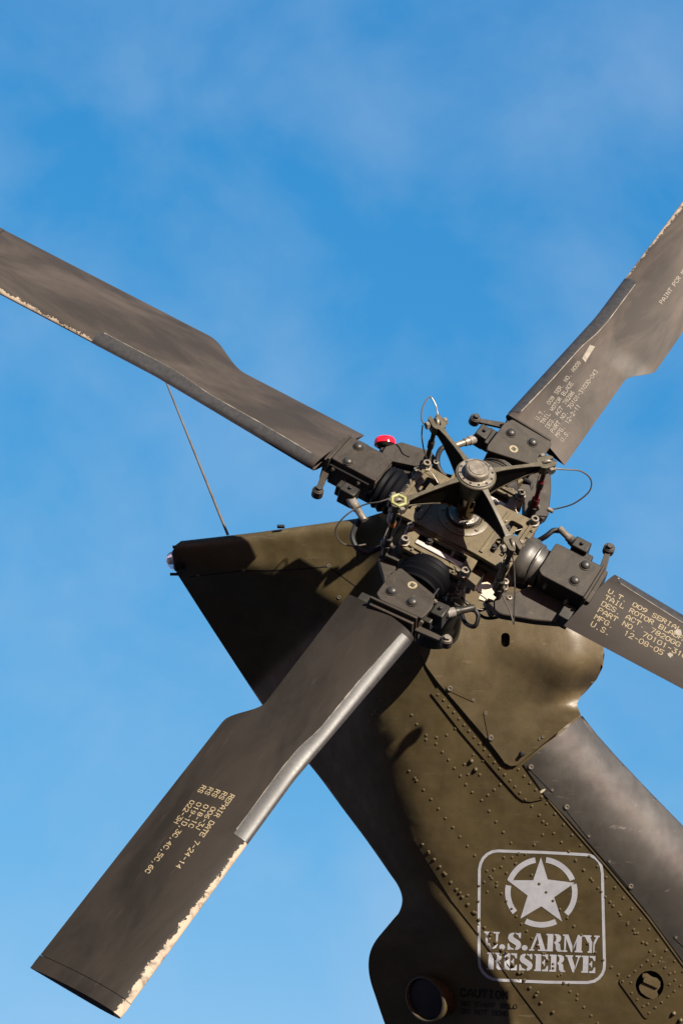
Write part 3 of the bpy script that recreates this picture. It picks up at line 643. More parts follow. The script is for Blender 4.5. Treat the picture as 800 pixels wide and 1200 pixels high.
for pts in ([(499, 548, .045), (507, 556, .04), (513, 566, .03)], [(609, 583, .045), (603, 592, .03), (606, 602, .02)], [(625, 610, .045), (616, 618, .03), (604, 622, .03)], [(542, 670, .04), (534, 662, .03), (526, 656, .02)],
            [(480, 615, .03), (486, 606, .03), (495, 603, .03)], [(575, 655, .0), (583, 662, -.01), (590, 676, -.01)], [(640, 547, .16), (632, 556, .10), (628, 572, .04), (630, 590, .0)],
            [(598, 642, .16), (590, 655, .10), (588, 672, .03), (590, 688, .0)], [(463, 592, .16), (470, 606, .10), (463, 622, .04), (456, 634, .0)], [(470, 600, .02), (458, 612, -.01), (448, 640, -.03), (455, 662, -.05)],
            [(530, 700, -.03), (545, 704, -.05), (560, 714, -.07), (580, 712, -.08), (594, 700, -.06)]):
    cable('lockwire', pts, .0011, M_WORN)
cable('deice_hose', [(470, 560, -.03), (462, 572, -.05), (470, 590, -.05), (488, 596, -.04)], .006, M_RUBBER)
cable('deice_hose', [(612, 560, -.02), (622, 568, -.04), (618, 584, -.05), (604, 588, -.05)], .006, M_RUBBER)
cable('hydraulic_line', [(520, 700, -.07), (540, 712, -.10), (560, 716, -.12), (578, 708, -.12), (590, 694, -.10)], .0042, M_DARK)
cable('hydraulic_line', [(592, 712, -.08), (586, 722, -.10), (568, 724, -.11), (552, 712, -.10), (540, 700, -.09)], .0045, M_DARK)

# ------------------------------------------------------------------ the fin (tail pylon)
NB = Vector((-.04, -.23, 1)).normalized()                # outward normal of its flat side, seen from the camera's axes
P0 = RT - Vector((0, 0, .36))
PXM = 1 / 440.0
def depth0(px, py): d = ray(px, py); return P0.dot(NB) / d.dot(NB)
def at_side(px, py, z):                                    # camera-axes point on the fin's side, z metres proud of its flat
    d = ray(px, py); t = depth0(px, py) - z; return d * t
def smooth01(t): t = min(max(t, 0), 1); return t * t * (3 - 2 * t)
def softplus(x, w): 
    q = x / w
    return w * (q if q > 30 else math.log1p(math.exp(q)))
TE = [(202, 650), (207, 672), (246, 733), (305, 823), (336, 865), (372, 908), (400, 946), (430, 986), (455, 1022), (467, 1040), (471, 1056), (466, 1072), (452, 1088), (438, 1106), (432, 1124), (433, 1146), (441, 1172), (452, 1204), (470, 1250), (490, 1320)]
TOPE = [(202, 650), (204, 640), (212, 634), (300, 624), (430, 606), (480, 590), (560, 592), (600, 640), (630, 690), (650, 760)]
LEs = [(650, 760), (655, 805), (680, 838), (700, 862), (725, 890), (762, 929), (800, 968), (850, 1020), (900, 1072), (960, 1135), (1010, 1190)]
BOT = [(1010, 1190), (990, 1330)]
KR = [(150, 648), (215, 656), (290, 668), (350, 684), (398, 712), (425, 775), (445, 860), (468, 935), (492, 1005), (510, 1050), (528, 1080), (549, 1113), (573, 1141), (590, 1165), (595, 1200), (598, 1330)]
def seg_dist(p, poly):
    best = 1e9; sg = 1; tt = 0
    for i in range(len(poly) - 1):
        ax, ay = poly[i]; bx, by = poly[i + 1]; ex, ey = bx - ax, by - ay
        t = min(max(((p[0] - ax) * ex + (p[1] - ay) * ey) / (ex * ex + ey * ey), 0), 1)
        dx, dy = p[0] - ax - ex * t, p[1] - ay - ey * t; d = math.hypot(dx, dy)
        if d < best: best = d; sg = 1 if ex * dy - ey * dx > 0 else -1; tt = i + t
    return best, sg, tt
def z_body(px, py):
    d, sg, tt = seg_dist((px, py), KR)
    left = d * sg * PXM                                    # > 0 on the trailing side
    wd = .012 + .018 * smooth01((py - 650) / 200) if py < 1020 else .030 - .020 * smooth01((py - 1020) / 70)
    g = 1.3
    z = -g * softplus(left, wd)
    if py > 1040: z += .006 * math.exp(-((left + .012) / .014) ** 2) * smooth01((py - 1040) / 60)
    if py > 1060 and left > .05: z += .35 * softplus(left - .09, .03) * smooth01((py - 1060) / 60)
    z -= .095 * smooth01((860 - py) / 180) * smooth01((500 - px) / 80)
    # nose roll
    dl, _, _ = seg_dist((px, py), LEs[2:]); dl *= PXM; Rn = .24
    if py > 800 and dl < Rn: z -= 1.38 * (Rn - dl) ** 2.6 / (2.6 * Rn ** 1.6)
    # top edge roll
    dt, _, _ = seg_dist((px, py), TOPE[2:5]); dt *= PXM; Rt = .03
    if dt < Rt and px < 470: z -= .7 * (Rt - math.sqrt(max(Rt * Rt - (Rt - dt) ** 2, 0)))
    return z
COVR = [(672, 838), (680, 836), (676, 824), (683, 815), (700, 793), (707, 775), (707, 756), (702, 735), (688, 712), (660, 690)]
def z_cover(px, py):
    z = z_body(px, py) if False else 0
    # base flank
    dL, sg, _ = seg_dist((px, py), KR); z = -1.3 * softplus(dL * sg * PXM, .03)
    z += .014
    # bulge round the gearbox, strongest towards the leading side; it ends in a soft crease and leans back towards the hub
    crease = 800 + 26 * smooth01((px - 560) / 110)
    amp = .006 + .048 * smooth01((px - 560) / 110)
    z += amp * smooth01((crease + 14 - py) / 70)
    z -= .62 * PXM * 26 * math.log1p(math.exp(min(30, (crease - 45 - py) / 26)))
    # rounding to the leading silhouette
    d, _, _ = seg_dist((px, py), COVR); d *= PXM; Rn = .085 + .06 * smooth01((py - 815) / 20)
    if d < Rn: z -= 1.7 * (Rn - d) ** 2 / (2 * Rn) * smooth01((832 - py) / 26)
    return z

pylon = bpy.data.objects.new('tail_fin', None); C.objects.link(pylon)
pylon.matrix_world = Matrix.Translation(CAM @ at_side(560, 1000, 0))
PI_ = pylon.matrix_world.inverted()
tag(pylon, 'olive helicopter tail fin with rivets, star emblem and black leading edge cover', 'helicopter tail')
def fw(p): return PI_ @ (CAM @ p)
def dens(poly, step=6, closed=True):
    out = []; n = len(poly)
    for i in range(n if closed else n - 1):
        a = poly[i]; b = poly[(i + 1) % n]; L = math.hypot(b[0] - a[0], b[1] - a[1]); k = max(1, int(L / step))
        out += [(a[0] + (b[0] - a[0]) * j / k, a[1] + (b[1] - a[1]) * j / k) for j in range(k)]
    return out
def in_poly(X, Y, poly):
    c = np.zeros(X.shape, bool); n = len(poly)
    for i in range(n):
        x1, y1 = poly[i]; x2, y2 = poly[(i + 1) % n]
        if y1 == y2: continue
        c ^= ((y1 > Y) != (y2 > Y)) & (X < (x2 - x1) * (Y - y1) / (y2 - y1) + x1)
    return c
def shell(name, poly, zf, m, skirt=.02, step=6, off=0, parent=pylon, smooth=40, holes=(), shrink=None, bevel=0, rings=True):
    bd = dens(poly, step); vs = [Vector(p) for p in bd]; ed = [(i, (i + 1) % len(bd)) for i in range(len(bd))]; nb = len(bd)
    hl = []
    for h in holes:
        hd = dens(h, step); k = len(vs); vs += [Vector(p) for p in hd]; ed += [(k + i, k + (i + 1) % len(hd)) for i in range(len(hd))]; hl.append(hd)
    A = np.array(bd); x0, y0 = A.min(0); x1, y1 = A.max(0)
    gx, gy = np.meshgrid(np.arange(x0 + step * .5, x1, step), np.arange(y0 + step * .5, y1, step * .87)); gx[1::2] += step * .5
    gx = gx.ravel(); gy = gy.ravel(); ok = in_poly(gx, gy, bd)
    for h in hl: ok &= ~in_poly(gx, gy, h)
    gx = gx[ok]; gy = gy[ok]
    allb = np.array([tuple(v) for v in vs]); keep = []
    for x, y in zip(gx, gy):
        if ((allb[:, 0] - x) ** 2 + (allb[:, 1] - y) ** 2).min() > (step * .45) ** 2: keep.append((x, y))
    if rings and step > 3:                                # extra rows just inside the edge so the roll is smooth
        for dd in (step * .3,):
            for i in range(nb):
                a = Vector(bd[i - 1]); b_ = Vector(bd[(i + 1) % nb]); t = (b_ - a).normalized(); nn = Vector((t.y, -t.x))
                for s in (1, -1):
                    q = Vector(bd[i]) + nn * dd * s
                    if in_poly(np.array([q.x]), np.array([q.y]), bd)[0] and not any(in_poly(np.array([q.x]), np.array([q.y]), h)[0] for h in hl): keep.append((q.x, q.y))
    vs += [Vector(p) for p in keep]
    v2, e2, f2, _, _, _ = delaunay_2d_cdt(vs, ed, [], 1, 1e-5)
    fc = []
    cx = np.array([sum(v2[i][0] for i in f) / len(f) for f in f2]); cy = np.array([sum(v2[i][1] for i in f) / len(f) for f in f2])
    ok = in_poly(cx, cy, bd)
    for h in hl: ok &= ~in_poly(cx, cy, h)
    fc = [tuple(f) for f, o in zip(f2, ok) if o]
    V = [fw(at_side(v[0], v[1], zf(v[0], v[1]) + off)) for v in v2]
    cnt = {}
    for f in fc:
        for i in range(len(f)):
            k = tuple(sorted((f[i], f[(i + 1) % len(f)]))); cnt[k] = cnt.get(k, 0) + 1
    be = [k for k, n in cnt.items() if n == 1]
    if skirt:
        idx = {}
        cxm = sum(p[0] for p in bd) / nb; cym = sum(p[1] for p in bd) / nb
        for a, b_ in be:
            for i in (a, b_):
                if i not in idx:
                    x, y = v2[i]; s = shrink or 0
                    x2 = x + (cxm - x) * s; y2 = y + (cym - y) * s
                    idx[i] = len(V); V.append(fw(at_side(x2, y2, zf(x, y) + off - skirt)))
        fc += [(a, b_, idx[b_], idx[a]) for a, b_ in be]
    me = bpy.data.meshes.new(name); me.from_pydata([tuple(v) for v in V], [], fc); me.update()
    bm = bmesh.new(); bm.from_mesh(me); bmesh.ops.recalc_face_normals(bm, faces=bm.faces)
    bm.faces.ensure_lookup_table(); c0 = PI_ @ CAM.translation
    # face the first triangle towards the viewer side
    f = bm.faces[0]
    if f.normal.dot(c0 - f.calc_center_median()) < 0: bmesh.ops.reverse_faces(bm, faces=bm.faces)
    bm.to_mesh(me); bm.free()
    me.materials.append(m)
    if smooth: me.shade_smooth(); me.set_sharp_from_angle(angle=R_(smooth))
    o = link(name, me, parent)
    if bevel:
        b = o.modifiers.new('bevel', 'BEVEL'); b.width = bevel; b.segments = 2; b.limit_method = 'ANGLE'; b.angle_limit = R_(50)
    return o

def spl(pts, k=4): return [(p.x, p.y) for p in catmull([(x, y, 0) for x, y in pts], k)]
te_s = spl(TE[1:], 4); body_poly = [TE[0]] + te_s + BOT[::-1] + LEs[::-1][1:-1] + TOPE[::-1][:-1]
body_poly = [TE[0]] + te_s + [(990, 1330)] + LEs[::-1][:-1] + TOPE[::-1][:-1]
# the far side: a second sheet behind, closed by the skirt
COV = [(514, 801), (536, 826), (553, 846), (570, 866), (584, 884), (591, 894), (598, 898), (606, 897), (612, 892), (645, 865), (680, 837),
       (677, 830), (676, 824), (679, 818), (688, 809), (699, 796), (706, 782), (708, 768), (707, 752), (702, 735), (690, 714), (668, 692), (640, 668), (590, 640), (540, 632), (500, 650), (484, 700), (488, 756), (500, 782)]
def z_side(px, py):                                        # the skin steps in under the gearbox cover
    z = z_body(px, py)
    if in_poly(np.array([px]), np.array([py]), COV)[0]:
        d, _, _ = seg_dist((px, py), COV + COV[:1]); z -= .40 * smooth01((d - 6) / 60) + (.03 if d > 6 else 0)
    return z
hole = [(761 + 16.5 * math.cos(a), 1155 + 17 * math.sin(a)) for a in [2 * math.pi * i / 28 for i in range(28)]]
shell('side_skin', body_poly, z_side, M_OLIVE, skirt=.42, step=6, shrink=.10, smooth=60, holes=[hole])
bk = shell('far_skin', [(x + (560 - x) * .09, y + (960 - y) * .09) for x, y in body_poly], lambda x, y: -.60 + .5 * z_body(x, y) * 0, M_OLIVE, skirt=0, step=24, rings=False)

slot = [(592 + 5.2 * math.cos(a) , 750 + (3.2 if math.sin(a) > 0 else -3.2) + 5.2 * math.sin(a)) for a in [2 * math.pi * i / 18 for i in range(18)]]
shell('gearbox_cover', COV, z_cover, M_COVER, skirt=.05, step=5, holes=[slot], smooth=60, shrink=.04)
shell('slot_recess', [(582, 740), (602, 740), (602, 760), (582, 760)], z_cover, M_RUBBER, skirt=0, off=-.02, step=5, rings=False)
# doubler strip along the cover
STRIP = [(505, 813), (512, 806), (530, 826), (560, 861), (588, 897), (597, 902), (606, 902), (611, 899), (637, 934), (636, 937), (622, 940), (613, 939), (606, 934), (581, 906), (540, 858)]
zb = z_body
strip_part = shell('doubler_strip', STRIP, zb, M_OLIVE, skirt=.012, off=.0045, step=4, smooth=50)
# leading edge cover
LEC = [(613, 896), (646, 868), (682, 839), (700, 862), (725, 890), (762, 929), (800, 968), (850, 1020), (900, 1072), (960, 1135), (955, 1320), (870, 1212), (800, 1127), (755, 1066), (709, 1010), (666, 961), (638, 932)]
lec = shell('leading_edge_cover', LEC, zb, M_LECOVER, skirt=.012, shrink=.008, off=.004, step=5, smooth=60)

def rib(name, pts, hw, off, m, parent=pylon, h=.003):
    """a thin raised bead along a line on the side"""
    P = dens(pts, 6, closed=False) + [pts[-1]]; mb = MB(); vs = []; fs = []
    for i, p in enumerate(P):
        a = Vector(P[max(i - 1, 0)]); b_ = Vector(P[min(i + 1, len(P) - 1)]); t = (b_ - a).normalized(); nn = Vector((-t.y, t.x))
        for s, o in ((-hw, off - .004), (-hw, off + h), (hw, off + h), (hw, off - .004)):
            x, y = Vector(p) + nn * s; vs.append(fw(at_side(x, y, zb(x, y) + o)))
    for i in range(len(P) - 1):
        for k in range(3): fs.append((i * 4 + k, i * 4 + k + 1, i * 4 + k + 5, i * 4 + k + 4))
    fs += [(0, 1, 2, 3), tuple(len(vs) - 4 + k for k in (3, 2, 1, 0))]
    mb.add(vs, fs); return mb.build(name, m, parent)
SEAM = [(484, 984), (529, 1056), (562, 1098), (598, 1149), (634, 1197), (665, 1240)]
# lap joint: the forward skin stands a little proud of the aft one
LAP = [(484, 984), (529, 1056), (562, 1098), (598, 1149), (634, 1197), (665, 1240), (672, 1236), (641, 1193), (605, 1145), (569, 1094), (536, 1052), (491, 981)]
shell('lap_joint', LAP, zb, M_OLIVE, skirt=.008, off=.0035, step=4, rings=False)
rib('sealant_bead', [(642, 937), (670, 970), (712, 1018), (760, 1076), (800, 1131), (840, 1180)], .9, .001, M_COVER, h=.002)
rib('tip_cap_seam', [(222, 676), (285, 669), (340, 668), (385, 664), (420, 690)], .7, -.002, M_RUBBER, h=.0025)

# rivets
def frame_at(px, py, zf=z_body, off=0):
    p = fw(at_side(px, py, zf(px, py) + off)); a = fw(at_side(px + 2, py, zf(px + 2, py) + off)); b_ = fw(at_side(px, py - 2, zf(px, py - 2) + off))
    n = (a - p).cross(b_ - p).normalized(); return p, n
mbr = MB().lathe((0, 0, -.001), (0, 0, 1), [(0, .0047), (.001, .0047)] + [(.001 + t, r) for t, r in dome_prof(.0047, .0026, 3)], 10)
rv0 = mbr.build('rivet', M_OLIVE, pylon); RIV = rv0.data; first = [rv0]
rvs = MB().lathe((0, 0, -.001), (0, 0, 1), [(0, .0050), (.002, .0050), (.0022, .0030), (.0010, .0024)], 12).build('panel_screw', M_WORN, pylon); SCR = rvs.data; firsts = [rvs]
def place(o, px, py, zf, off, s):
    p, n = frame_at(px, py, zf, off); o.matrix_basis = Matrix.Translation(p) @ n.to_track_quat('Z', 'Y').to_matrix().to_4x4() @ Matrix.Scale(s, 4)
def rivet(px, py, s=1, zf=z_body, off=0):
    if first: o = first.pop()
    else: o = link('rivet', RIV, pylon)
    place(o, px + random.uniform(-.3, .3), py + random.uniform(-.3, .3), zf, off, s * random.uniform(.93, 1.06))
def screw(px, py, s=1, zf=z_body, off=0):
    o = firsts.pop() if firsts else link('panel_screw', SCR, pylon)
    place(o, px, py, zf, off, s)
def row(pts, n, s=1, off=0):
    P = [Vector(p) for p in pts]; L = [(b - a).length for a, b in zip(P[:-1], P[1:])]; T = sum(L)
    for i in range(n):
        d = T * i / max(1, n - 1); k = 0
        while k < len(L) - 1 and d > L[k]: d -= L[k]; k += 1
        q = P[k] + (P[k + 1] - P[k]) * (d / L[k]); rivet(q.x, q.y, s, off=off)
row([(513, 814), (520, 821), (615, 937)], 18, off=.0045)                        # along the doubler strip
row([(607, 902), (634, 934)], 5, off=.0045)
row([(482, 838), (488, 849)], 2); row([(499, 862), (549, 833)], 2)
row([(511, 872), (553, 929)], 7)                                                # inner row
row([(499, 867), (525, 861), (533, 854)], 4)
row([(552, 893), (546, 895)], 1); row([(544, 896), (566, 892)], 2); row([(548, 908), (562, 908)], 2); rivet(554, 885, .8)
row([(479, 904), (556, 1003)], 10); row([(486, 912), (556, 1003)], 2)
row([(564, 938), (607, 1001)], 6); row([(586, 920), (564, 938)], 4)
row([(623, 945), (695, 1034), (770, 1126)], 18); row([(640, 942), (800, 1139)], 17, )
row([(636, 963), (636, 980), (560, 1057)], 9); row([(608, 1000), (602, 992)], 1)
row([(495, 990), (634, 1176)], 22, 1.15, off=.0035)
row([(502, 1000), (648, 1187)], 9, 1.05, off=.0035)
row([(570, 1021), (604, 1073), (660, 1152)], 16)                                # through the emblem
row([(623, 1026), (700, 1120), (716, 1134)], 12)
row([(674, 1008), (720, 1064), (757, 1106)], 9)
row([(590, 1005), (567, 1034)], 3); row([(548, 1050), (600, 1005)], 5)
row([(660, 1153), (700, 1200)], 6); row([(716, 1134), (724, 1143)], 2)
row([(638, 1118), (676, 1166)], 5)
row([(437, 838), (448, 846)], 1); row([(446, 822), (434, 846)], 3)
row([(742, 1090), (790, 1140)], 4)
# diamond access plate with its round hole
DIA = rounded([(724, 1150), (765, 1115), (803, 1158), (757, 1196)], 5)
dia = shell('access_plate', DIA, zb, M_OLIVE, skirt=.01, off=.0035, step=4, holes=[hole], rings=False)
shell('access_recess', [(761 + 21 * math.cos(a), 1155 + 22 * math.sin(a)) for a in [2 * math.pi * i / 24 for i in range(24)]], zb, M_RUBBER, skirt=0, off=-.035, step=6, rings=False)
cl = rounded([(752, 1142), (757, 1140), (763, 1145), (771, 1147), (775, 1151), (773, 1158), (769, 1162), (772, 1168), (766, 1172), (758, 1169), (750, 1163), (748, 1156), (754, 1150)], 3)
shell('receptacle_clip', cl, zb, M_COVER, skirt=.006, off=-.003, step=4, rings=False)
shell('receptacle_bar', rounded([(756, 1144), (774, 1151), (771, 1159), (753, 1151)], 2), zb, M_COVER, skirt=.006, off=.003, step=4, rings=False)
for a, b_, n in (((729, 1151), (766, 1120), 5), ((766, 1120), (797, 1156), 5), ((797, 1156), (760, 1188), 5), ((760, 1188), (733, 1156), 4)):
    P = [Vector(a).lerp(Vector(b_), i / n) for i in range(n)]
    for q in P: rivet(q.x, q.y, .95, off=.0035)
for q in ((739, 1152), (764, 1131), (784, 1154), (759, 1177)): rivet(*q, .9, off=.0035)
for q in ((552, 892), (557, 902), (789, 1188), (797, 1196)):
    p, n = frame_at(*q); MB().lathe(p - n * .001, p + n, dome_prof(.0075, .010)).build('pan_head_bolt', M_OLIVE, pylon)
for q in ((232, 674), (285, 668), (385, 663), (397, 700)): screw(*q, 1.1)
for q in ((527, 807), (575, 865)): screw(*q, 1.5, z_cover, .003)
for q in ((555, 821), (569, 835), (632, 866), (636, 864)): screw(*q, .8, z_cover, .001)
p, n = frame_at(611, 884, z_cover); MB().lathe(p - n * .001, p + n, [(0, .009), (.001, .009), (.0025, .006), (.011, .005), (.012, .002)], 16).build('drain_stud', M_RUBBER, pylon)
# slim latches: a screw, a thin strap and a second screw
def latch(a, b_, zf, off, m, big=1.0):
    ax, bx = Vector(a), Vector(b_); t = (bx - ax).normalized(); nn = Vector((-t.y, t.x)) * 3.2
    shell('latch_strap', rounded([tuple(ax + nn - t * 5), tuple(ax - nn - t * 5), tuple(bx - nn * .7 + t * 3), tuple(bx + nn * .7 + t * 3)], 3), zf, m, skirt=.003, off=off, step=4, rings=False)
    screw(*a, 1.5 * big, zf, off + .001); screw(*b_, .8, zf, off)
def zlec(x, y): return zb(x, y) + .004
latch((527, 807), (554, 820), z_cover, .0015, M_COVER); latch((575, 864), (569, 837), z_cover, .0015, M_COVER)
latch((622, 899), (647, 926), zlec, .0015, M_LECOVER); latch((664, 946), (690, 980), zlec, .0015, M_LECOVER)
latch((739, 1039), (714, 1010), zlec, .0015, M_LECOVER); latch((820, 1124), (792, 1099), zlec, .0015, M_LECOVER)
# bare metal chips on the cover edge
for q, a in (((636, 927), (2.6, 2)), ((610, 892), (2, 2))):
    shell('bare_chip', [(q[0] + a[0] * math.cos(t) * random.uniform(.5, 1.2) - 2 * math.sin(t), q[1] + a[0] * math.sin(t) * random.uniform(.6, 1.2)) for t in [2 * math.pi * i / 9 for i in range(9)]], zlec, M_CREAM, skirt=0, off=.0012, step=4, rings=False)

# ---- emblem, painted on: thin film shapes following the skin
def film(name, polys, m, off=.0009, parent=pylon, step=5):
    """flat paint: each polygon triangulated on the skin; joined as one print"""
    mb = MB()
    for poly in polys:
        bd = dens(poly, step); vs = [Vector(p) for p in bd]; ed = [(i, (i + 1) % len(bd)) for i in range(len(bd))]
        A = np.array(bd); x0, y0 = A.min(0); x1, y1 = A.max(0)
        gx, gy = np.meshgrid(np.arange(x0 + step * .5, x1, step), np.arange(y0 + step * .5, y1, step)); gx = gx.ravel(); gy = gy.ravel(); ok = in_poly(gx, gy, bd)
        vs += [Vector((x, y)) for x, y in zip(gx[ok], gy[ok])]
        v2, e2, f2, _, _, _ = delaunay_2d_cdt(vs, ed, [], 1, 1e-5)
        fc = [tuple(f) for f in f2 if in_poly(np.array([sum(v2[i][0] for i in f) / 3]), np.array([sum(v2[i][1] for i in f) / 3]), bd)[0]]
        mb.add([fw(at_side(v[0], v[1], zb(v[0], v[1]) + off + (.0036 if lap_in(v[0], v[1]) else 0))) for v in v2], fc)
    o = mb.build(name, m, parent, smooth=60); return o
def lap_in(x, y): return bool(in_poly(np.array([x]), np.array([y]), LAP)[0])
def arc(cx, cy, rx, ry, a0, a1, t, n=14):
    o = [(cx + rx * math.cos(R_(a0 + (a1 - a0) * i / n)), cy + ry * math.sin(R_(a0 + (a1 - a0) * i / n))) for i in range(n + 1)]
    i_ = [(cx + (rx - t) * math.cos(R_(a1 - (a1 - a0) * i / n)), cy + (ry - t) * math.sin(R_(a1 - (a1 - a0) * i / n))) for i in range(n + 1)]
    return o + i_
star = [(633.5, 1005), (641.5, 1031), (673, 1035), (649, 1052), (658.5, 1080.5), (634, 1062.5), (609.5, 1077), (618, 1050), (594.5, 1032), (624.5, 1032)]
film('star_emblem', [star], M_EMBLEM)
cx, cy = 634, 1046
film('star_ring', [arc(cx, cy, 42.5, 41.5, a, z, 6.5) for a, z in ((-82, -22), (-160, -100), (-14, 42), (64, 118), (142, 192))], M_EMBLEM)
# rounded border, as four overlapping runs of one band
def band(pts, hw):
    P = [Vector(p) for p in pts]; L = []; Rr = []
    for i in range(len(P)):
        t = (P[min(i + 1, len(P) - 1)] - P[max(i - 1, 0)]).normalized(); nn = Vector((-t.y, t.x)) * hw; L.append(tuple(P[i] + nn)); Rr.append(tuple(P[i] - nn))
    return L + Rr[::-1]
fr = [(583, 997.5), (640, 999.5), (686, 1002)] + [(686 + 19 * math.sin(R_(a)), 1021 - 19 * math.cos(R_(a))) for a in (18, 36, 54, 72)] + [(705.5, 1024), (706.5, 1070), (708, 1130)] + \
     [(688 + 20 * math.cos(R_(a)), 1132 + 20 * math.sin(R_(a))) for a in (12, 30, 48, 66)] + [(688, 1152), (640, 1151.5), (584, 1149)] + \
     [(584 - 23 * math.sin(R_(a)), 1126 + 23 * math.cos(R_(a))) for a in (18, 36, 54, 72)] + [(561, 1124), (561, 1070), (561.5, 1019)] + \
     [(583 - 21 * math.cos(R_(a)), 1018.5 - 21 * math.sin(R_(a))) for a in (18, 36, 54, 72)]
runs = []; nfr = len(fr)
for i in range(nfr):
    a, b_ = Vector(fr[i]), Vector(fr[(i + 1) % nfr]); t0 = (b_ - Vector(fr[i - 1])).normalized(); t1 = (Vector(fr[(i + 2) % nfr]) - a).normalized()
    n0, n1_ = Vector((-t0.y, t0.x)) * 1.7, Vector((-t1.y, t1.x)) * 1.7
    runs.append([tuple(a + n0), tuple(a - n0), tuple(b_ - n1_), tuple(b_ + n1_)])
film('emblem_border', runs, M_EMBLEM)
# heavy stencil serif letters on a 10 x 12 cell; every letter is its stencil pieces
def bxp(a, b_, c, d): return [(a, b_), (c, b_), (c, d), (a, d)]
LET = {
 'U': [[(0, 12), (4.6, 12), (4.6, 11), (3.9, 10.8), (3.9, 3), (4.6, 1.6), (4.6, 0), (2.4, .6), (.9, 2.6), (.9, 10.8), (0, 11)], [(5.6, 12), (9.6, 12), (9.6, 11), (8.8, 10.8), (8.6, 3), (7.6, 1), (5.4, 0), (5.4, 1.2), (6.8, 2), (7.4, 3.6), (7.4, 10.8), (5.6, 11)]],
 '.': [[(1.2 + 1.9 * math.cos(R_(a)), 1.8 + 1.9 * math.sin(R_(a))) for a in range(0, 360, 30)]],
 'S': [[(8.8, 12), (8.8, 8.2), (8, 8.2), (7, 10.4), (5.3, 11.2), (5.3, 12), (7, 11.5), (8.1, 12)], [(4.6, 12), (4.6, 10.8), (3.8, 10), (4.2, 8.9), (8.2, 6.2), (9.2, 4.2), (8.8, 1.8), (7.2, .3), (5.4, 0), (5.4, 1.4), (6.1, 2.4), (5.6, 3.4), (1.6, 6), (.7, 8), (1.2, 10.4), (2.6, 11.6)], [(.6, 0), (.6, 4.4), (1.4, 4.4), (2.6, 1.8), (4.6, 1), (4.6, 0), (3.2, .3), (1.4, 0)]],
 'A': [[(0, 0), (3.4, 0), (3.4, .9), (2.4, 1.1), (4.9, 8.4), (4.6, 11), (4.2, 11), (1, 1.1), (0, .9)], [(5.4, 12), (4.2, 12), (5.4, 8.6), (6.2, 5), (4.2, 3.6), (6.5, 3.6), (7.1, 1.1), (5.6, .9), (5.6, 0), (11, 0), (11, .9), (10.2, 1.1), (6.8, 12)]],
 'R': [[(0, 12), (4.4, 12), (4.4, 0), (0, 0), (0, 1), (.9, 1.2), (.9, 10.8), (0, 11)], [(5.1, 12), (7.6, 11.9), (9.1, 10.8), (9.4, 8.8), (8.6, 7), (7.4, 6.3), (8.8, 5.2), (9.1, 2.2), (9.6, 1), (10.4, .8), (10.2, 0), (7.4, 0), (6.2, 1.4), (6, 4.6), (5.1, 5.7), (5.1, 6.6), (6, 7), (6.4, 9), (5.9, 10.8), (5.1, 11.1)]],
 'M': [[(0, 12), (3.4, 12), (6.2, 4.2), (6.2, 0), (5.4, 0), (2.1, 9), (2.1, 1.2), (3, 1), (3, 0), (0, 0), (0, 1), (1, 1.2), (1, 10.8), (0, 11)], [(6.9, 4), (9.4, 12), (12.6, 12), (12.6, 11), (11.9, 10.8), (11.9, 1.2), (12.6, 1), (12.6, 0), (7.7, 0), (7.7, 1), (8.6, 1.2), (8.6, 7.6), (6.9, 1.6)]],
 'Y': [[(-.4, 12), (4.6, 12), (4.6, 11), (3.9, 10.8), (5.3, 7.2), (5.3, 0), (2.6, 0), (2.6, 1), (3.5, 1.2), (3.5, 5), (.6, 10.8), (-.4, 11)], [(6.4, 12), (9.8, 12), (9.8, 11), (9, 10.8), (6.9, 5.4), (6.9, 1.2), (7.6, 1), (7.6, 0), (6, 0), (6, 6.8), (7.6, 10.8), (6.4, 11)]],
 'E': [[(0, 12), (4.4, 12), (4.4, 0), (0, 0), (0, 1), (.9, 1.2), (.9, 10.8), (0, 11)], [(5, 12), (8.8, 12), (8.8, 8.4), (8, 8.4), (7, 10.4), (5, 11)], [(5, 6.6), (5.9, 7), (6.2, 8.2), (6.9, 8.2), (6.9, 4), (6.2, 4), (5.9, 5.2), (5, 5.6)], [(5, 0), (9, 0), (9, 4), (8.2, 4), (7.2, 1.6), (5, 1)]],
 'V': [[(-.2, 12), (4.6, 12), (4.6, 11), (3.9, 10.8), (6, 4), (5.6, 0), (4.6, 0), (.8, 10.8), (-.2, 11)], [(6.2, 12), (9.8, 12), (9.8, 11), (8.9, 10.8), (6.1, 1.4), (6.4, 4.6), (7.9, 10.8), (6.2, 11)]]}
def word(txt, p_l, p_r, h, wid):
    """letters set between two baseline points in the emblem"""
    tot = sum(wid[c] for c in txt); a, b_ = Vector(p_l), Vector(p_r); ux = (b_ - a) / tot; t = (b_ - a).normalized(); up = Vector((t.y, -t.x)) * (h / 12)
    if up.y > 0: up = -up
    x = 0; out = []
    for c in txt:
        out.append((c, [[tuple(a + ux * (x + px) + up * py) for px, py in pc] for pc in LET[c]])); x += wid[c]
    return out
W1 = {'U': 10.3, '.': 3.9, 'S': 10.2, 'A': 10.6, 'R': 10.4, 'M': 13.2, 'Y': 10.0, 'E': 9.8, 'V': 10.2}
for c, pcs in word('U.S.ARMY', (566.5, 1112.5), (702, 1117.5), 20.5, W1) + word('RESERVE', (570, 1136.5), (698.5, 1141), 20.0, W1):
    pcs = [p for p in pcs]
    o = film('emblem_letter', pcs, M_EMBLEM, step=6)

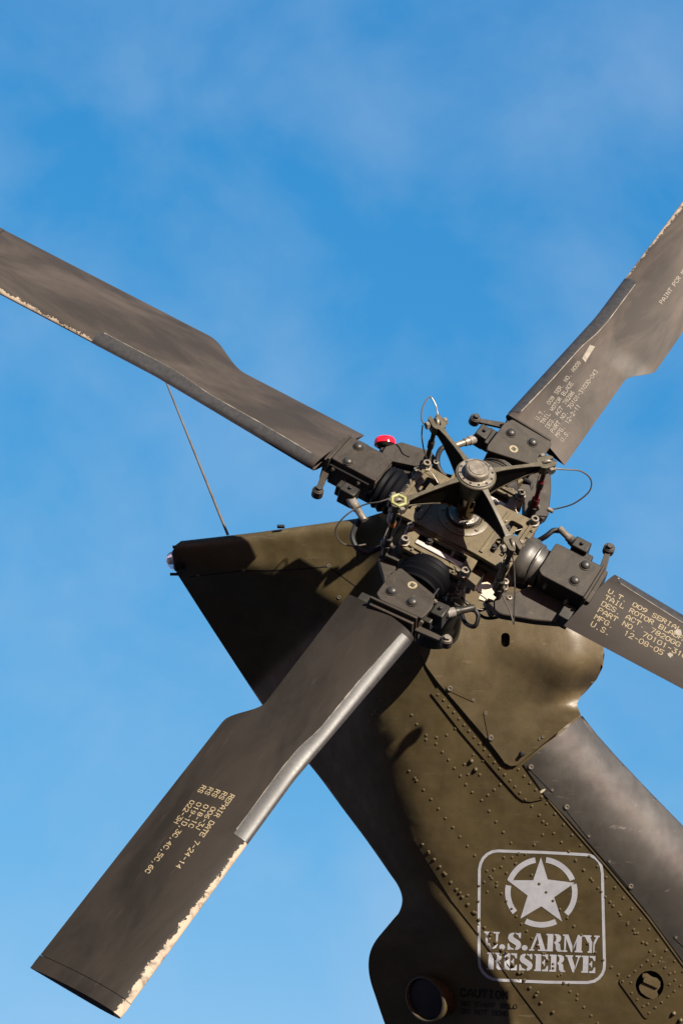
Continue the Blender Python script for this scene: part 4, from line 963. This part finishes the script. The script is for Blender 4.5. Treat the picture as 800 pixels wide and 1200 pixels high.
# ---- round fitting low on the trailing side, with its black stencil
def boss():
    c = at_side(497, 1172, zb(520, 1160) + .012); ax = Vector((-.60, -.08, .80)).normalized()
    a = fw(c - ax * .10); z = fw(c - ax * .002)
    L = (z - a).length
    o = MB().lathe(a, z, [(0, .074), (L * .8, .074), (L - .006, .0745), (L, .073), (L, .066), (L - .012, .064), (L - .012, .004)], 56).build('tie_down_fitting', M_OLIVE, pylon)
    n = (z - a).normalized()
    MB().torus(z, n, .0680, .0026, 56, 8).build('fitting_rim', M_BOLT, o)
    MB().lathe(z - n * .0118, z, [(0, .0635), (.003, .0635), (.0045, .058), (.0045, .002)], 48).build('fitting_shade_disc', M_RUBBER, o)  # black disc puts the shade of the open recess into colour
    q = n.to_track_quat('Z', 'Y').to_matrix()
    for i in range(10):
        t = 2 * math.pi * i / 10; p = z + q @ Vector((.052 * math.cos(t), .052 * math.sin(t), -.012))
        MB().lathe(p, p + n, dome_prof(.004, .003, 3), 10).build('fitting_screw', M_BOLT, o)
boss()
mb = MB()
def skin_fn(px0, py0, ux, uy):
    def f(x, y, h):
        px = px0 + (ux[0] * x + uy[0] * y) / PXM; py = py0 + (ux[1] * x + uy[1] * y) / PXM
        return fw(at_side(px, py, zb(px, py) + .0006 + h))
    return f
strokes(mb, 'CAUTION', skin_fn(540, 1168, (1, .06), (0, -1)), .020, .0125, .0185, 1.3)
strokes(mb, 'NO STRAP BELOW', skin_fn(541, 1179, (1, .06), (0, -1)), .012, .008, .0115, 1.2)
strokes(mb, 'DO NOT BEND', skin_fn(541, 1188, (1, .06), (0, -1)), .012, .008, .0115, 1.2)
mb.build('caution_stencil', M_BLACKST, pylon, smooth=0)

# ---- tip lamp, its two little wicks, whip antenna, beacon on its post
c = at_side(203, 657, zb(214, 657) - .03); d = Vector((-1, -.1, .12)).normalized()
MB().lathe(fw(c - d * .03), fw(c + d * .02), [(0, .034), (.026, .033), (.030, .029)], 28).build('tip_lamp_base', M_RUBBER, pylon)
MB().lathe(fw(c + d * .000), fw(c + d * .05), [(0, .027)] + dome_prof(.027, .022, 8)[1:], 28).build('tip_lamp_lens', M_CLEAR, pylon)
MB().lathe(fw(c + d * .000), fw(c + d * .05), [(0, .008), (.010, .007), (.012, .003)], 12).build('tip_lamp_bulb', M_STEEL, pylon)
for q in ((207, 641), (204, 673)):
    a = at_side(q[0], q[1], zb(214, 657) - .02); MB().cyl(fw(a + Vector((.02, 0, 0))), fw(a + Vector((-.012, 0, 0))), .0045, n=10).build('lamp_clip', M_RUBBER, pylon)
a = at_side(267, 627, zb(267, 632) - .01); b_ = at_side(192, 441, -.30)
MB().tube([fw(a.lerp(b_, i / 8)) for i in range(9)], .0040, 10, taper=.62).build('whip_antenna', M_ROD, pylon)
a = at_side(329, 617, zb(329, 626)); MB().box(tuple(fw(a)), (.022, .012, .008)).build('top_fitting', M_RUBBER, pylon, bevel=.002)
bc = at_side(451, 517, -.05); up = Vector((.03, .93, -.36)).normalized()
MB().lathe(fw(bc - up * .020), fw(bc), [(0, .020), (.006, .028), (.009, .029)], 24).build('beacon_base', M_DARK, pylon)
foot = at_side(462, 612, -.03); knee = at_side(447, 545, -.05)
MB().tube([fw(p) for p in catmull([bc - up * .018, knee, foot], 5)], .012, 12).build('beacon_post', M_OLIVE, pylon)
MB().lathe(fw(bc - up * .012), fw(bc + up), [(0, .031), (.006, .031), (.014, .030), (.020, .026), (.0235, .018), (.0245, .001)], 32).build('beacon_lens', M_RED, pylon)
# ragged cream tab set among the hub parts, in the rotor's frame
zc = z_cover
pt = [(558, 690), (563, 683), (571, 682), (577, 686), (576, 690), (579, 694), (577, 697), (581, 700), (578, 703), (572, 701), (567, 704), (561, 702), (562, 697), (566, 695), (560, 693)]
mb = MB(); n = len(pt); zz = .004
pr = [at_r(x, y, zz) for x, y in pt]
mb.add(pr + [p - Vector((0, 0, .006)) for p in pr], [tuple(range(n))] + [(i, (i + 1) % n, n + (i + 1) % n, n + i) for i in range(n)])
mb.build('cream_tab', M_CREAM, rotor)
